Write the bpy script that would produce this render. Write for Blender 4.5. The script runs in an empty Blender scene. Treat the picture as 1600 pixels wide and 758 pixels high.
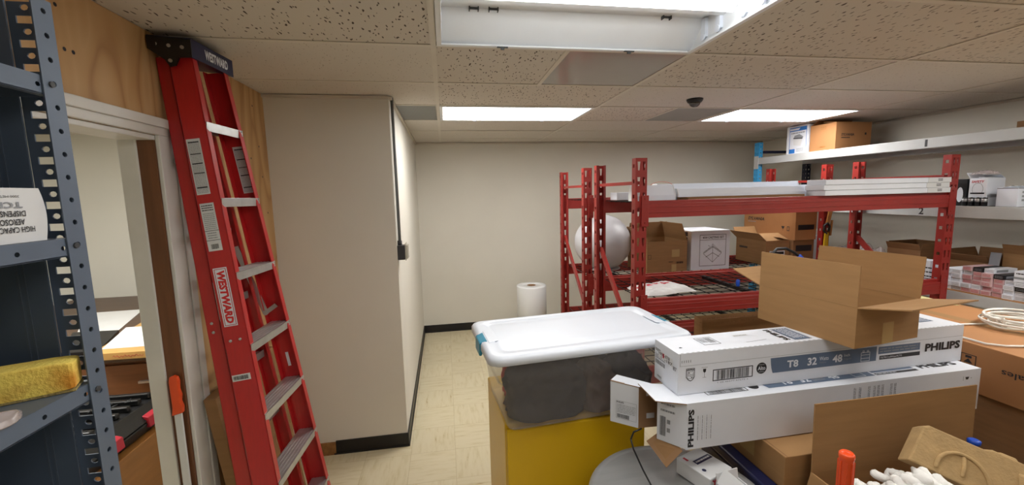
import bpy, bmesh, math, random
from mathutils import Vector, Matrix
random.seed(7)
sc = bpy.context.scene
COL = sc.collection
R = math.radians

# ---------------------------------------------------------------- camera, world, exposure
ZC = 1.785
F_PX, YAW, PITCH, ROLL = 642.44, .1592, -.1196, -.0243
def cam_matrix():
    cy, sy = math.cos(YAW), math.sin(YAW)
    f = Vector((sy*math.cos(PITCH), cy*math.cos(PITCH), math.sin(PITCH)))
    r = Vector((cy, -sy, 0)); u = r.cross(f)
    r2 = r*math.cos(ROLL)+u*math.sin(ROLL); u2 = -r*math.sin(ROLL)+u*math.cos(ROLL)
    return Matrix(((r2.x, u2.x, -f.x, 0), (r2.y, u2.y, -f.y, 0), (r2.z, u2.z, -f.z, ZC), (0, 0, 0, 1)))
cd = bpy.data.cameras.new('camera'); cam = bpy.data.objects.new('camera', cd); COL.objects.link(cam)
cam.matrix_world = cam_matrix()
cd.sensor_fit = 'HORIZONTAL'; cd.sensor_width = 36; cd.lens = F_PX/1600*36; cd.clip_start = .02
sc.camera = cam
w = bpy.data.worlds.new('world'); sc.world = w; w.use_nodes = True
w.node_tree.nodes['Background'].inputs[0].default_value = (.8, .85, 1, 1)
w.node_tree.nodes['Background'].inputs[1].default_value = .02
sc.view_settings.view_transform = 'Standard'; sc.view_settings.look = 'None'
sc.view_settings.gamma = 1; sc.view_settings.use_curve_mapping = False
sc.view_settings.exposure = 0.0
LENS_E = 16.0       # far troffer lens emission
NEAR_E = 6.0       # unseen troffer added behind the open one to light what is below
SIDE_E = 18.0       # unseen troffer added at the right to brighten that side
REAR_E = 5.0        # unseen troffers added behind the viewer to even out the light
TUBE_E = 8.0        # bare fluorescent tube emission
FAR_ROOM_E = 30.0    # unseen troffer added to brighten the room beyond the door

# ---------------------------------------------------------------- materials
def lin(h):
    c = [int(h[i:i+2], 16)/255 for i in (0, 2, 4)]
    return tuple(x/12.92 if x <= .04045 else ((x+.055)/1.055)**2.4 for x in c)
def mat(name, hexc, rough=.6, metal=0, var=.06, vscale=6, bump=0, bscale=60, emit=0, trans=0, stretch=None, alpha=1, coat=0):
    m = bpy.data.materials.new(name); m.use_nodes = True
    nt = m.node_tree; b = nt.nodes['Principled BSDF']; L = nt.links.new
    c = lin(hexc) if isinstance(hexc, str) else hexc
    b.inputs['Base Color'].default_value = (*c, 1)
    b.inputs['Roughness'].default_value = rough; b.inputs['Metallic'].default_value = metal
    if coat: b.inputs['Coat Weight'].default_value = coat
    if trans: b.inputs['Transmission Weight'].default_value = trans
    if alpha < 1: b.inputs['Alpha'].default_value = alpha
    if emit:
        b.inputs['Emission Color'].default_value = (*c, 1); b.inputs['Emission Strength'].default_value = emit
    tc = nt.nodes.new('ShaderNodeTexCoord'); mp = nt.nodes.new('ShaderNodeMapping')
    L(tc.outputs['Object'], mp.inputs[0])
    if stretch: mp.inputs['Scale'].default_value = stretch
    if var:
        n = nt.nodes.new('ShaderNodeTexNoise'); n.inputs['Scale'].default_value = vscale; n.inputs['Detail'].default_value = 5
        L(mp.outputs[0], n.inputs['Vector'])
        rp = nt.nodes.new('ShaderNodeValToRGB')
        rp.color_ramp.elements[0].position = .3; rp.color_ramp.elements[1].position = .7
        rp.color_ramp.elements[0].color = (*[max(0, x*(1-var)) for x in c], 1)
        rp.color_ramp.elements[1].color = (*[min(1, x*(1+var)) for x in c], 1)
        L(n.outputs[0], rp.inputs[0]); L(rp.outputs[0], b.inputs['Base Color'])
    if bump:
        n2 = nt.nodes.new('ShaderNodeTexNoise'); n2.inputs['Scale'].default_value = bscale; n2.inputs['Detail'].default_value = 3
        bp = nt.nodes.new('ShaderNodeBump'); bp.inputs['Strength'].default_value = bump; bp.inputs['Distance'].default_value = .004
        L(mp.outputs[0], n2.inputs['Vector']); L(n2.outputs[0], bp.inputs['Height']); L(bp.outputs[0], b.inputs['Normal'])
    return m
def nodes_of(m):
    nt = m.node_tree
    return nt, nt.nodes['Principled BSDF'], nt.links.new
def ramp(nt, stops):
    r = nt.nodes.new('ShaderNodeValToRGB'); e = r.color_ramp.elements
    while len(e) > len(stops): e.remove(e[-1])
    while len(e) < len(stops): e.new(1)
    for q, (p, c) in zip(e, stops): q.position = p; q.color = (*c, 1)
    return r

wall_m = mat('painted_wall', 'dbd7cd', .75, var=.025, vscale=2, bump=.06, bscale=220)
wall_far_m = mat('painted_wall_beyond', 'dedcd2', .75, var=.02, vscale=2)
trim_m = mat('white_trim_paint', 'd6d4cf', .4, var=.05, vscale=9)
door_wood_m = mat('brown_jamb_wood', '6b4226', .5, var=.2, vscale=5, stretch=(8, 8, .6))
base_m = mat('black_vinyl_base', '141315', .45, var=.1)
cream_m = mat('ceiling_grid_paint', 'cfc8bb', .5, var=.03)
red_m = mat('red_rack_paint', '8e2823', .38, var=.08, vscale=8)
red_dark_m = mat('red_rack_paint_dark', '8a1a1e', .4, var=.08)
ladder_red = mat('red_fibreglass', 'b81a1e', .35, var=.06, vscale=30, stretch=(4, 4, .5), coat=.2)
alu_m = mat('brushed_aluminium', 'c3c4c4', .38, .75, var=.1, vscale=18)
steel_m = mat('zinc_steel', 'b9bbbd', .35, .85, var=.1)
navy_m = mat('navy_plastic', '1d2148', .4, var=.05)
blue_shelf = mat('grey_blue_steel', '5f6b7c', .42, .15, var=.05, vscale=14)
dark_shelf = mat('dark_shaded_blue_steel', '5b697c', .5, .1, var=.06, vscale=10)  # dark blue panels, and the post side flanges with their shade as colour
white_m = mat('white_card', 'dde1ea', .55, var=.03, vscale=8)
white2_m = mat('white_plastic', 'dfe5f0', .35, var=.015, vscale=4)
paper_m = mat('white_paper', 'eceded', .6, var=.02)
label_m = mat('grey_label_paper', 'd5d6d8', .5, var=.04)
card_m = mat('brown_cardboard', '99744c', .8, var=.09, vscale=5, stretch=(1, 1, 9), bump=.05, bscale=120)
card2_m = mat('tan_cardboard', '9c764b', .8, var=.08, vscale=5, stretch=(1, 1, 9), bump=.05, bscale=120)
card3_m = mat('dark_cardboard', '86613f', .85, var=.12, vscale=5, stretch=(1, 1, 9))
card4_m = mat('orange_cardboard', 'a8764a', .8, var=.06, vscale=4)
cardin_m = mat('cardboard_inside', '94714f', .85, var=.08, vscale=6)
tape_m = mat('packing_tape', 'b59a6c', .25, var=.04)
black_m = mat('black_print', '1d1d22', .5, var=0)
blackp_m = mat('black_plastic', '151517', .4, var=.1, bump=.1)
wire_m = mat('black_wire', '111113', .4, .4, var=0)
greyp_m = mat('grey_print', '8d9096', .6, var=0)
bluep_m = mat('slate_blue_print', '5c6d86', .5, var=.03)
blue2_m = mat('bright_blue_print', '2b74c4', .5, var=.03)
redp_m = mat('red_print', 'b7283a', .5, var=0)
yellow_m = mat('yellow_enamel', 'e0b414', .32, var=.03, vscale=3)
drum_m = mat('galvanised_lid', 'a9aaaa', .42, .45, var=.12, vscale=3, stretch=(1, 6, 1))
teal_m = mat('teal_plastic', '2f93b4', .35, var=.03)
grey_rack = mat('grey_rack_paint', 'b5b7b8', .45, var=.06, vscale=6)
sky_rack = mat('light_blue_rack_paint', '3e9ed6', .45, var=.05)
dk_rack = mat('dark_blue_rack', '1c2440', .45, var=.05)
orange_m = mat('orange_plastic', 'e5501e', .4, var=.04)
foam_m = mat('white_foam', 'f0efec', .7, var=.02, bump=.3, bscale=300)
pulp_m = mat('moulded_pulp', 'b5976a', .95, var=.1, vscale=30, bump=.5, bscale=120)
sponge_m = mat('yellow_sponge', 'ffde6c', .95, var=.08, vscale=7, bump=.5, bscale=160)
sponge2_m = mat('sponge_stain', 'c07d22', .95, var=.2, vscale=20, bump=.9, bscale=160)
sponge3_m = mat('sponge_scrub', '9c8b57', .95, var=.2, vscale=60, bump=.9, bscale=200)
bag_m = mat('clear_bag', 'e6d8d8', .15, var=.08, trans=.4, alpha=.6, bump=.25, bscale=30)
bagw_m = mat('poly_mailer', 'd3d2d2', .3, var=.05, bump=.4, bscale=20)
wrap_m = mat('stretch_wrap', 'c3c3c8', .38, var=.06, vscale=3, bump=.4, bscale=9, stretch=(1, 1, 3))
lam_m = mat('brown_laminate', '5a4232', .4, var=.2, vscale=6, stretch=(1, 8, 1))
drawer_m = mat('walnut_drawer', '7b4c2a', .45, var=.16, vscale=4, stretch=(1, 8, 8))
oak_m = mat('orange_oak', '9c6a35', .45, var=.14, vscale=4, stretch=(6, 1, 6))
maple_m = mat('maple_board', 'c99e5c', .45, var=.08, vscale=4, stretch=(1, 6, 6))
grey_m = mat('grey_conduit', '6c7072', .45, .2, var=.05)
tubegrey_m = mat('dark_grey_box', '3c3d40', .5, var=.05)
clear_m = mat('clear_cover', 'd8d4c6', .2, var=0, trans=.3, alpha=.7)
diff_m = mat('unlit_diffuser', '8d8983', .3, var=.03, coat=.4)
vent_m = mat('grey_vent', '8f8f8a', .5, var=.03)
rusty_m = mat('bare_wood_base', '8d6437', .8, var=.25, vscale=25)
lens_m = mat('lit_lens', (1, .985, .95), .5, var=0, emit=LENS_E)
lensn_m = mat('added_lens_near', (1, .985, .95), .5, var=0, emit=NEAR_E)
lensn2_m = mat('added_lens_side', (1, .97, .92), .5, var=0, emit=SIDE_E)
lensr_m = mat('added_lens_rear', (1, .985, .95), .5, var=0, emit=REAR_E)
lensf_m = mat('added_lens_beyond', (1, .98, .93), .5, var=0, emit=FAR_ROOM_E)
tube_m = mat('lit_tube', (1, 1, .97), .4, var=0, emit=TUBE_E)
housing_m = mat('white_fixture_enamel', 'e3e6ea', .3, var=.02)
cable_m = mat('white_cable', 'e3e1da', .4, var=.02)
roll_m = mat('white_roll', 'dfe0e1', .35, var=.02, vscale=3)
pale_m = mat('pale_manila', 'd9d29a', .6, var=.03)
yellowt_m = mat('yellow_tool', 'd2ad22', .4, var=.05)
bluec_m = mat('blue_plastic', '1d4fc0', .35, var=.05)
green_m = mat('dark_green_print', '1c4a3c', .5, var=0)
pinkp_m = mat('pink_print', 'c9a9ac', .55, var=.05)
cloth_m = mat('dark_cloth', '191b27', .9, var=.3, vscale=8, bump=.3, bscale=30)
clothb_m = mat('brown_cloth', '5a4843', .9, var=.25, vscale=8, bump=.3, bscale=30)
clothr_m = mat('red_cloth', 'b03030', .9, var=.2, vscale=8, bump=.3, bscale=30)

# clear tote plastic
tote_m = bpy.data.materials.new('clear_tote_plastic'); tote_m.use_nodes = True
nt, b, L = nodes_of(tote_m)
b.inputs['Base Color'].default_value = (.55, .53, .53, 1); b.inputs['Roughness'].default_value = .12
b.inputs['Alpha'].default_value = .15; b.inputs['IOR'].default_value = 1.3

# plywood
ply_m = mat('plywood', 'b98a55', .55, var=0)
nt, b, L = nodes_of(ply_m)
tc = nt.nodes.new('ShaderNodeTexCoord'); mp = nt.nodes.new('ShaderNodeMapping'); L(tc.outputs['Object'], mp.inputs[0])
mp.inputs['Scale'].default_value = (1, 2.6, .55)
n1 = nt.nodes.new('ShaderNodeTexNoise'); n1.inputs['Scale'].default_value = 1.6; n1.inputs['Detail'].default_value = 2; n1.inputs['Distortion'].default_value = .6
L(mp.outputs[0], n1.inputs['Vector'])
mu = nt.nodes.new('ShaderNodeMath'); mu.operation = 'MULTIPLY'; mu.inputs[1].default_value = 14; L(n1.outputs[0], mu.inputs[0])
fr = nt.nodes.new('ShaderNodeMath'); fr.operation = 'PINGPONG'; fr.inputs[1].default_value = 1; L(mu.outputs[0], fr.inputs[0])
r_ = ramp(nt, [(0, lin('b18757')), (.35, lin('c59c6a')), (1, lin('cea878'))]); L(fr.outputs[0], r_.inputs[0])
L(r_.outputs[0], b.inputs['Base Color'])

# floor tiles: 12 inch cream tile, streaks turned a quarter from tile to tile
floor_m = mat('vinyl_tile', 'cdc3a4', .38, var=0)
nt, b, L = nodes_of(floor_m)
tc = nt.nodes.new('ShaderNodeTexCoord')
ck = nt.nodes.new('ShaderNodeTexChecker'); ck.inputs['Scale'].default_value = 1/.3048
L(tc.outputs['Object'], ck.inputs['Vector'])
def streak(scale):
    mp = nt.nodes.new('ShaderNodeMapping'); mp.inputs['Scale'].default_value = scale
    L(tc.outputs['Object'], mp.inputs[0])
    n = nt.nodes.new('ShaderNodeTexNoise'); n.inputs['Scale'].default_value = 1; n.inputs['Detail'].default_value = 5; n.inputs['Roughness'].default_value = .65
    L(mp.outputs[0], n.inputs['Vector']); return n
a_, b_ = streak((34, 5, 1)), streak((5, 34, 1))
mx = nt.nodes.new('ShaderNodeMix'); mx.data_type = 'FLOAT'
L(ck.outputs['Fac'], mx.inputs[0]); L(a_.outputs[0], mx.inputs[2]); L(b_.outputs[0], mx.inputs[3])
r_ = ramp(nt, [(.27, lin('a5874f')), (.35, lin('cdc09a')), (.5, lin('d8cdae')), (1, lin('ddd4b9'))])
L(mx.outputs[0], r_.inputs[0])
bk = nt.nodes.new('ShaderNodeTexBrick'); bk.offset = 0; bk.inputs['Scale'].default_value = 1
bk.inputs['Brick Width'].default_value = .3048; bk.inputs['Row Height'].default_value = .3048; bk.inputs['Mortar Size'].default_value = .0016
bk.inputs['Color1'].default_value = (1, 1, 1, 1); bk.inputs['Color2'].default_value = (.965, .96, .95, 1); bk.inputs['Mortar'].default_value = (.78, .73, .63, 1)
L(tc.outputs['Object'], bk.inputs['Vector'])
mm = nt.nodes.new('ShaderNodeMix'); mm.data_type = 'RGBA'; mm.blend_type = 'MULTIPLY'; mm.inputs[0].default_value = 1
L(r_.outputs[0], mm.inputs[6]); L(bk.outputs['Color'], mm.inputs[7]); L(mm.outputs[2], b.inputs['Base Color'])

# fissured mineral tile (dark worm holes) and a finer newer tile
def tile_mat(name, base, hole, amount, scale):
    m = mat(name, base, .9, var=0); nt, b, L = nodes_of(m)
    tc = nt.nodes.new('ShaderNodeTexCoord'); mp = nt.nodes.new('ShaderNodeMapping'); L(tc.outputs['Object'], mp.inputs[0])
    mp.inputs['Scale'].default_value = (1, .36, 1); mp.inputs['Rotation'].default_value = (0, 0, .4)
    ns = nt.nodes.new('ShaderNodeTexNoise'); ns.inputs['Scale'].default_value = 30; L(mp.outputs[0], ns.inputs['Vector'])
    ad = nt.nodes.new('ShaderNodeMix'); ad.data_type = 'VECTOR'; ad.inputs[0].default_value = .03
    L(mp.outputs[0], ad.inputs[4]); L(ns.outputs['Color'], ad.inputs[5])
    v = nt.nodes.new('ShaderNodeTexVoronoi'); v.inputs['Scale'].default_value = scale; v.inputs['Randomness'].default_value = 1
    L(ad.outputs[1], v.inputs['Vector'])
    r = ramp(nt, [(amount*.75, lin(hole)), (amount, lin(base))]); L(v.outputs['Distance'], r.inputs[0])
    bp = nt.nodes.new('ShaderNodeBump'); bp.inputs['Strength'].default_value = .6; bp.inputs['Distance'].default_value = .003
    L(v.outputs['Distance'], bp.inputs['Height'])
    L(r.outputs[0], b.inputs['Base Color']); return m
tile_a = tile_mat('fissured_tile', 'cbc3b8', '4a3e34', .245, 66)
tile_b = tile_mat('fine_tile', 'cfc8be', '8d8273', .16, 85)

# ---------------------------------------------------------------- mesh builder
_fonts = {}
def text_mesh(body, shear=0, bold=0):
    key = (body, shear, bold)
    if key not in _fonts:
        cu = bpy.data.curves.new('t', 'FONT'); cu.body = body; cu.shear = shear; cu.offset = bold; cu.resolution_u = 2
        o = bpy.data.objects.new('t', cu); COL.objects.link(o)
        dg = bpy.context.evaluated_depsgraph_get(); me = bpy.data.meshes.new_from_object(o.evaluated_get(dg))
        vs = [v.co.copy() for v in me.vertices]; fs = [tuple(p.vertices) for p in me.polygons]
        COL.objects.unlink(o); bpy.data.objects.remove(o); bpy.data.meshes.remove(me)
        _fonts[key] = (vs, fs)
    return _fonts[key]
class MB:
    def __init__(s): s.v = []; s.f = []; s.m = []; s.mats = []; s.smooth = []
    def mi(s, m):
        if m not in s.mats: s.mats.append(m)
        return s.mats.index(m)
    def add(s, vs, fs, m, smooth=False):
        k = len(s.v); s.v += [Vector(x) for x in vs]; i = s.mi(m)
        for f in fs: s.f.append([k+q for q in f]); s.m.append(i); s.smooth.append(smooth)
        return s
    def box(s, lo, hi, m, M=None):
        (x0, y0, z0), (x1, y1, z1) = lo, hi
        vs = [Vector(p) for p in ((x0,y0,z0),(x1,y0,z0),(x1,y1,z0),(x0,y1,z0),(x0,y0,z1),(x1,y0,z1),(x1,y1,z1),(x0,y1,z1))]
        if M: vs = [M @ v for v in vs]
        return s.add(vs, [(0,3,2,1),(4,5,6,7),(0,1,5,4),(1,2,6,5),(2,3,7,6),(3,0,4,7)], m)
    def hexa(s, bottom, top, m):                 # 4 + 4 points, same order
        return s.add(list(bottom)+list(top), [(0,3,2,1),(4,5,6,7),(0,1,5,4),(1,2,6,5),(2,3,7,6),(3,0,4,7)], m)
    def prism(s, poly, d, m):                    # polygon (3D points) pushed along d
        d = Vector(d); n = len(poly); a = [Vector(p) for p in poly]; b = [p+d for p in a]
        return s.add(a+b, [tuple(range(n))[::-1], tuple(range(n, 2*n))]+[(i, (i+1) % n, n+(i+1) % n, n+i) for i in range(n)], m)
    def beam(s, a, b, w, h, m, up=(0, 0, 1)):    # rectangular bar from a to b
        a, b = Vector(a), Vector(b); d = (b-a).normalized(); x = d.cross(Vector(up)).normalized(); y = x.cross(d)
        q = [x*i*w/2+y*j*h/2 for i, j in ((-1,-1),(1,-1),(1,1),(-1,1))]
        return s.hexa([a+p for p in q], [b+p for p in q], m)
    def tube(s, pts, r, m, n=10, closed=False, caps=True):
        pts = [Vector(p) for p in pts]; k0 = len(s.v); rings = len(pts); prev = None; i = s.mi(m)
        rs = r if isinstance(r, (list, tuple)) else [r]*rings
        for q, p in enumerate(pts):
            a = pts[(q-1) % rings] if (q or closed) else p; b = pts[(q+1) % rings] if (q < rings-1 or closed) else p
            t = (b-a).normalized()
            if prev is None: x = t.orthogonal().normalized()
            else:
                x = prev-t*prev.dot(t); x = x.normalized() if x.length > 1e-6 else t.orthogonal().normalized()
            prev = x; y = t.cross(x)
            s.v += [p+(x*math.cos(2*math.pi*j/n)+y*math.sin(2*math.pi*j/n))*rs[q] for j in range(n)]
        for q in range(rings if closed else rings-1):
            for j in range(n):
                A, B = k0+q*n, k0+((q+1) % rings)*n
                s.f.append([A+j, A+(j+1) % n, B+(j+1) % n, B+j]); s.m.append(i); s.smooth.append(True)
        if caps and not closed:
            s.f.append([k0+j for j in range(n)][::-1]); s.m.append(i); s.smooth.append(False)
            s.f.append([k0+(rings-1)*n+j for j in range(n)]); s.m.append(i); s.smooth.append(False)
        return s
    def lathe(s, prof, m, n=32, at=(0, 0, 0)):   # prof of (radius, z)
        k0 = len(s.v); at = Vector(at); i = s.mi(m)
        for r, z in prof: s.v += [at+Vector((r*math.cos(2*math.pi*j/n), r*math.sin(2*math.pi*j/n), z)) for j in range(n)]
        for q in range(len(prof)-1):
            for j in range(n):
                s.f.append([k0+q*n+j, k0+q*n+(j+1) % n, k0+(q+1)*n+(j+1) % n, k0+(q+1)*n+j]); s.m.append(i); s.smooth.append(True)
        for q, rev in ((0, True), (len(prof)-1, False)):
            f = [k0+q*n+j for j in range(n)]; s.f.append(f[::-1] if rev else f); s.m.append(i); s.smooth.append(False)
        return s
    def rect(s, o, u, v, q, m, lift=.0007):      # printed patch on a plane: q = (u0, v0, u1, v1)
        o, u, v = Vector(o), Vector(u).normalized(), Vector(v).normalized(); n = u.cross(v)*lift
        a, b, c, d = q
        return s.add([o+u*a+v*b+n, o+u*c+v*b+n, o+u*c+v*d+n, o+u*a+v*d+n], [(0,1,2,3)], m)
    def frame(s, o, u, v, q, t, m, lift=.0007):
        a, b, c, d = q
        for r in ((a,b,c,b+t), (a,d-t,c,d), (a,b,a+t,d), (c-t,b,c,d)): s.rect(o, u, v, r, m, lift)
        return s
    def poly(s, o, u, v, pts, m, lift=.0007):
        o, u, v = Vector(o), Vector(u).normalized(), Vector(v).normalized(); n = u.cross(v)*lift
        return s.add([o+u*a+v*b+n for a, b in pts], [tuple(range(len(pts)))], m)
    def disc(s, o, u, v, cu, cv, r, m, lift=.0007, n=20):
        return s.poly(o, u, v, [(cu+r*math.cos(2*math.pi*k/n), cv+r*math.sin(2*math.pi*k/n)) for k in range(n)], m, lift)
    def text(s, body, o, u, v, q, m, lift=.0009, shear=0, bold=0):   # text fitted in q = (u0, v0, u1, v1)
        vs, fs = text_mesh(body, shear, bold)
        x0, x1 = min(p.x for p in vs), max(p.x for p in vs); y0, y1 = min(p.y for p in vs), max(p.y for p in vs)
        o, u, v = Vector(o), Vector(u).normalized(), Vector(v).normalized(); n = u.cross(v)*lift
        a, b, c, d = q
        return s.add([o+u*(a+(p.x-x0)/(x1-x0)*(c-a))+v*(b+(p.y-y0)/(y1-y0)*(d-b))+n for p in vs], fs, m)
    def lines(s, o, u, v, q, rows, m, lift=.0009, fill=.5, seed=1):  # rows of tiny print
        rng = random.Random(seed); a, b, c, d = q; h = (d-b)/rows
        for k in range(rows):
            y = b+h*(k+.5*(1-fill)); x = a
            while x < c-1e-6:
                l = min(c-x, rng.uniform(.06, .22)*(c-a)); s.rect(o, u, v, (x, y, x+l, y+h*fill), m, lift); x += l+.025*(c-a)
        return s
    def barcode(s, o, u, v, q, m, lift=.0009, seed=1):
        rng = random.Random(seed); a, b, c, d = q; x = a
        while x < c:
            wd = rng.choice((.006, .01, .016))*(c-a)*1.3; s.rect(o, u, v, (x, b, min(c, x+wd), d), m, lift); x += wd+rng.choice((.008, .013, .02))*(c-a)*1.2
        return s
    def build(s, name, parent=None, bevel=0, solid=0, subsurf=0, loc=None, rotz=0):
        me = bpy.data.meshes.new(name); me.from_pydata([tuple(x) for x in s.v], [], s.f)
        for m in s.mats: me.materials.append(m)
        me.polygons.foreach_set('material_index', s.m); me.polygons.foreach_set('use_smooth', s.smooth); me.update()
        o = bpy.data.objects.new(name, me); COL.objects.link(o)
        if parent: o.parent = parent
        if loc is not None: o.location = loc
        if rotz: o.rotation_euler.z = rotz
        if solid:
            md = o.modifiers.new('solid', 'SOLIDIFY'); md.thickness = solid; md.offset = -1
        if bevel:
            md = o.modifiers.new('bevel', 'BEVEL'); md.width = bevel; md.segments = 2; md.limit_method = 'ANGLE'; md.angle_limit = R(50)
        if subsurf:
            md = o.modifiers.new('sub', 'SUBSURF'); md.levels = subsurf; md.render_levels = subsurf
        return o
def tag(o, label, cat, group=None, kind=None):
    o['label'] = label; o['category'] = cat
    if group: o['group'] = group
    if kind: o['kind'] = kind
    return o
def thing(name, label, cat, loc=(0, 0, 0), rotz=0, group=None):
    o = bpy.data.objects.new(name, None); COL.objects.link(o); o.location = loc; o.rotation_euler.z = rotz; o.empty_display_size = .1
    return tag(o, label, cat, group)
def struct(mb, name, **k):
    o = mb.build(name, **k); o['kind'] = 'structure'; return o
X, Y, Z = Vector((1, 0, 0)), Vector((0, 1, 0)), Vector((0, 0, 1))

def perf(mb, o, u, v, wd, n, pitch, holes, m, v0=0):
    """strip of width wd along u and n pitches along v with a through hole shape (list of 8 (u,v) in cell units) repeated per pitch"""
    o, u, v = Vector(o), Vector(u), Vector(v); cols = len(holes); cw = wd/cols
    for k in range(n):
        for c in range(cols):
            b0 = o+u*(cw*c)+v*(v0+k*pitch); h = holes[c]
            if h is None:
                mb.add([b0, b0+u*cw, b0+u*cw+v*pitch, b0+v*pitch], [(0,1,2,3)], m); continue
            out = [(0,0),(.5,0),(1,0),(1,.5),(1,1),(.5,1),(0,1),(0,.5)]
            vs = [b0+u*(a*cw)+v*(b*pitch) for a, b in out]+[b0+u*(a*cw)+v*(b*pitch) for a, b in h]
            mb.add(vs, [(i, (i+1) % 8, 8+(i+1) % 8, 8+i) for i in range(8)], m)
def quad8(a, b, c, d):  # four corners (from lower-left, counter clockwise) to 8 points matched with perf()
    mid = lambda p, q: ((p[0]+q[0])/2, (p[1]+q[1])/2)
    return [a, mid(a, b), b, mid(b, c), c, mid(c, d), d, mid(d, a)]
def circ8(cx, cy, rx, ry):
    return [(cx+rx*math.cos(R(225+45*k)), cy+ry*math.sin(R(225+45*k))) for k in range(8)]

# ---------------------------------------------------------------- room shell
H = 2.431
XL, XR, YB, YN = -1.09, 4.5, 5.31, -2.6
XA, YC = -.333, 2.857
DY0, DY1, DZ = .95, 1.82, 2.04
struct(MB().box((XL-3.2, YN-.1, -.06), (XR+.1, YB+.1, 0), floor_m), 'floor')
wl = MB()
for lo, hi in (((XL-.12, YN, 0), (XL-.008, DY0, H+.12)), ((XL-.12, DY0, DZ), (XL-.008, DY1, H+.12)), ((XL-.12, DY1, 0), (XL-.008, YC, H+.12))):
    wl.box(lo, hi, wall_far_m)
    wl.box((XL-.008, lo[1], lo[2]), (XL, hi[1], H), ply_m)
for y, z in ((1.40, 2.36), (1.46, 2.36), (1.47, 2.24), (1.50, 2.24), (2.70, 2.33), (2.74, 2.10), (2.62, 2.02), (2.75, 1.92), (2.78, 1.7)):
    wl.disc((XL, y, z), Y, Z, 0, 0, .006, black_m)
struct(wl, 'wall_left')
struct(MB().box((XL-.12, YC, 0), (XA, YB+.1, H+.12), wall_m), 'wall_alcove')
struct(MB().box((XA, YB, 0), (XR+.1, YB+.1, H+.12), wall_m), 'wall_back')
struct(MB().box((XR, YN, 0), (XR+.1, YB, H+.12), wall_m), 'wall_right')
struct(MB().box((XL, YN-.1, 0), (XR+.1, YN, H+.12), wall_m), 'wall_near')
bb = MB(); bb.box((-.82, YC-.008, 0), (XA+.008, YC, .098), base_m); bb.box((-.835, YC-.013, 0), (XA+.013, YC-.0005, .012), base_m)
struct(bb, 'baseboard_column')
struct(MB().box((-.93, YC-.012, 0), (-.822, YC, .09), rusty_m), 'trim_2')
bb = MB(); bb.box((XA, YC, 0), (XA+.008, YB, .098), base_m); bb.box((XA, YC, 0), (XA+.013, YB, .012), base_m); struct(bb, 'baseboard_alcove')
bb = MB(); bb.box((XA, YB-.008, 0), (XR, YB, .098), base_m); bb.box((XA, YB-.013, 0), (XR, YB, .012), base_m); struct(bb, 'baseboard_back')
struct(MB().box((XR-.008, YN, 0), (XR, YB, .098), base_m), 'baseboard_right')

# door frame: casing, jambs
df = MB()
for (y0, y1, z0, z1) in ((DY0-.11, DY0+.004, 0, DZ+.065), (DY1-.004, DY1+.115, 0, DZ+.0), (DY0-.11, DY1+.115, DZ, DZ+.065)):
    df.box((XL, y0, z0), (XL+.016, y1, z1), trim_m)
df.box((XL+.016, DY1+.075, 0), (XL+.024, DY1+.115, DZ), trim_m)
df.box((XL+.016, DY0-.11, DZ+.03), (XL+.026, DY1+.115, DZ+.065), trim_m)
df.box((XL-.12, DY1-.02, 0), (XL-.058, DY1, DZ), trim_m); df.box((XL-.12, DY0, DZ-.02), (XL, DY1, DZ), trim_m)
df.box((XL-.12, DY0, 0), (XL, DY0+.02, DZ), trim_m)
struct(df, 'door_1_frame', bevel=.003)
struct(MB().box((XL-.058, DY1-.012, 0), (XL, DY1, DZ-.02), door_wood_m), 'door_1_jamb')

# ceiling: lay-in tiles, one slab per tile, T-bar grid
GX, GY, PX, PY = -.02, 1.9066, 1.219, .6096
fixtures = {(0, -1), (0, 2), (2, 2), (0, -4), (0, -2), (2, -2), (2, -5)}
fine = {(-1, 0), (-1, 1), (-1, 2), (-1, 3), (-1, 4), (0, 3), (0, 4), (0, 5), (1, 3), (1, 4), (1, 1), (2, 1), (2, 0), (3, 1), (3, 2), (2, 3), (2, 4), (1, 5), (2, 5), (-1, 5), (3, 3), (3, 0), (3, 4), (3, 5)}
ce = MB(); gr = MB()
for i in range(-1, 4):
    for j in range(-8, 6):
        if (i, j) in fixtures: continue
        x0, x1 = max(XL, GX+i*PX), min(XR, GX+(i+1)*PX); y0, y1 = max(YN, GY+j*PY), min(YB, GY+(j+1)*PY)
        if x1-x0 < .02 or y1-y0 < .02: continue
        if (i, j) == (0, 0): x1 = GX+.5*PX
        if (i, j) == (-1, 2): x1 = x0+.02; continue
        if (i, j) == (1, 2): x1 = GX+1.55*PX
        dz = random.uniform(0, .003)
        ce.box((x0, y0, H+dz), (x1, y1, H+.016), tile_b if (i, j) in fine else tile_a)
ce.box((XL-.1, YN-.1, H+.13), (XR+.1, YB+.1, H+.15), wall_m)
struct(ce, 'ceiling')
for i in range(0, 4):
    x = GX+i*PX; gr.box((x-.012, YN, H-.003), (x+.012, YB, H+.0005), cream_m)
for j in range(-7, 6):
    y = GY+j*PY; gr.box((XL, y-.012, H-.0028), (XR, y+.012, H+.0004), cream_m)
gr.box((GX+.5*PX-.012, GY, H-.003), (GX+.5*PX+.012, GY+PY, H), cream_m)
gr.box((GX+1.55*PX-.012, GY+2*PY, H-.003), (GX+1.55*PX+.012, GY+3*PY, H), cream_m)
for lo, hi in (((XA, YC, H-.02), (XA+.02, YB, H-.0035)), ((XA, YB-.02, H-.02), (XR, YB, H-.0035)), ((XR-.02, YN, H-.02), (XR, YB, H-.0035)), ((XL, YC-.02, H-.02), (XA, YC, H-.0035))):
    gr.box(lo, hi, cream_m)
struct(gr, 'trim_1')

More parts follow.
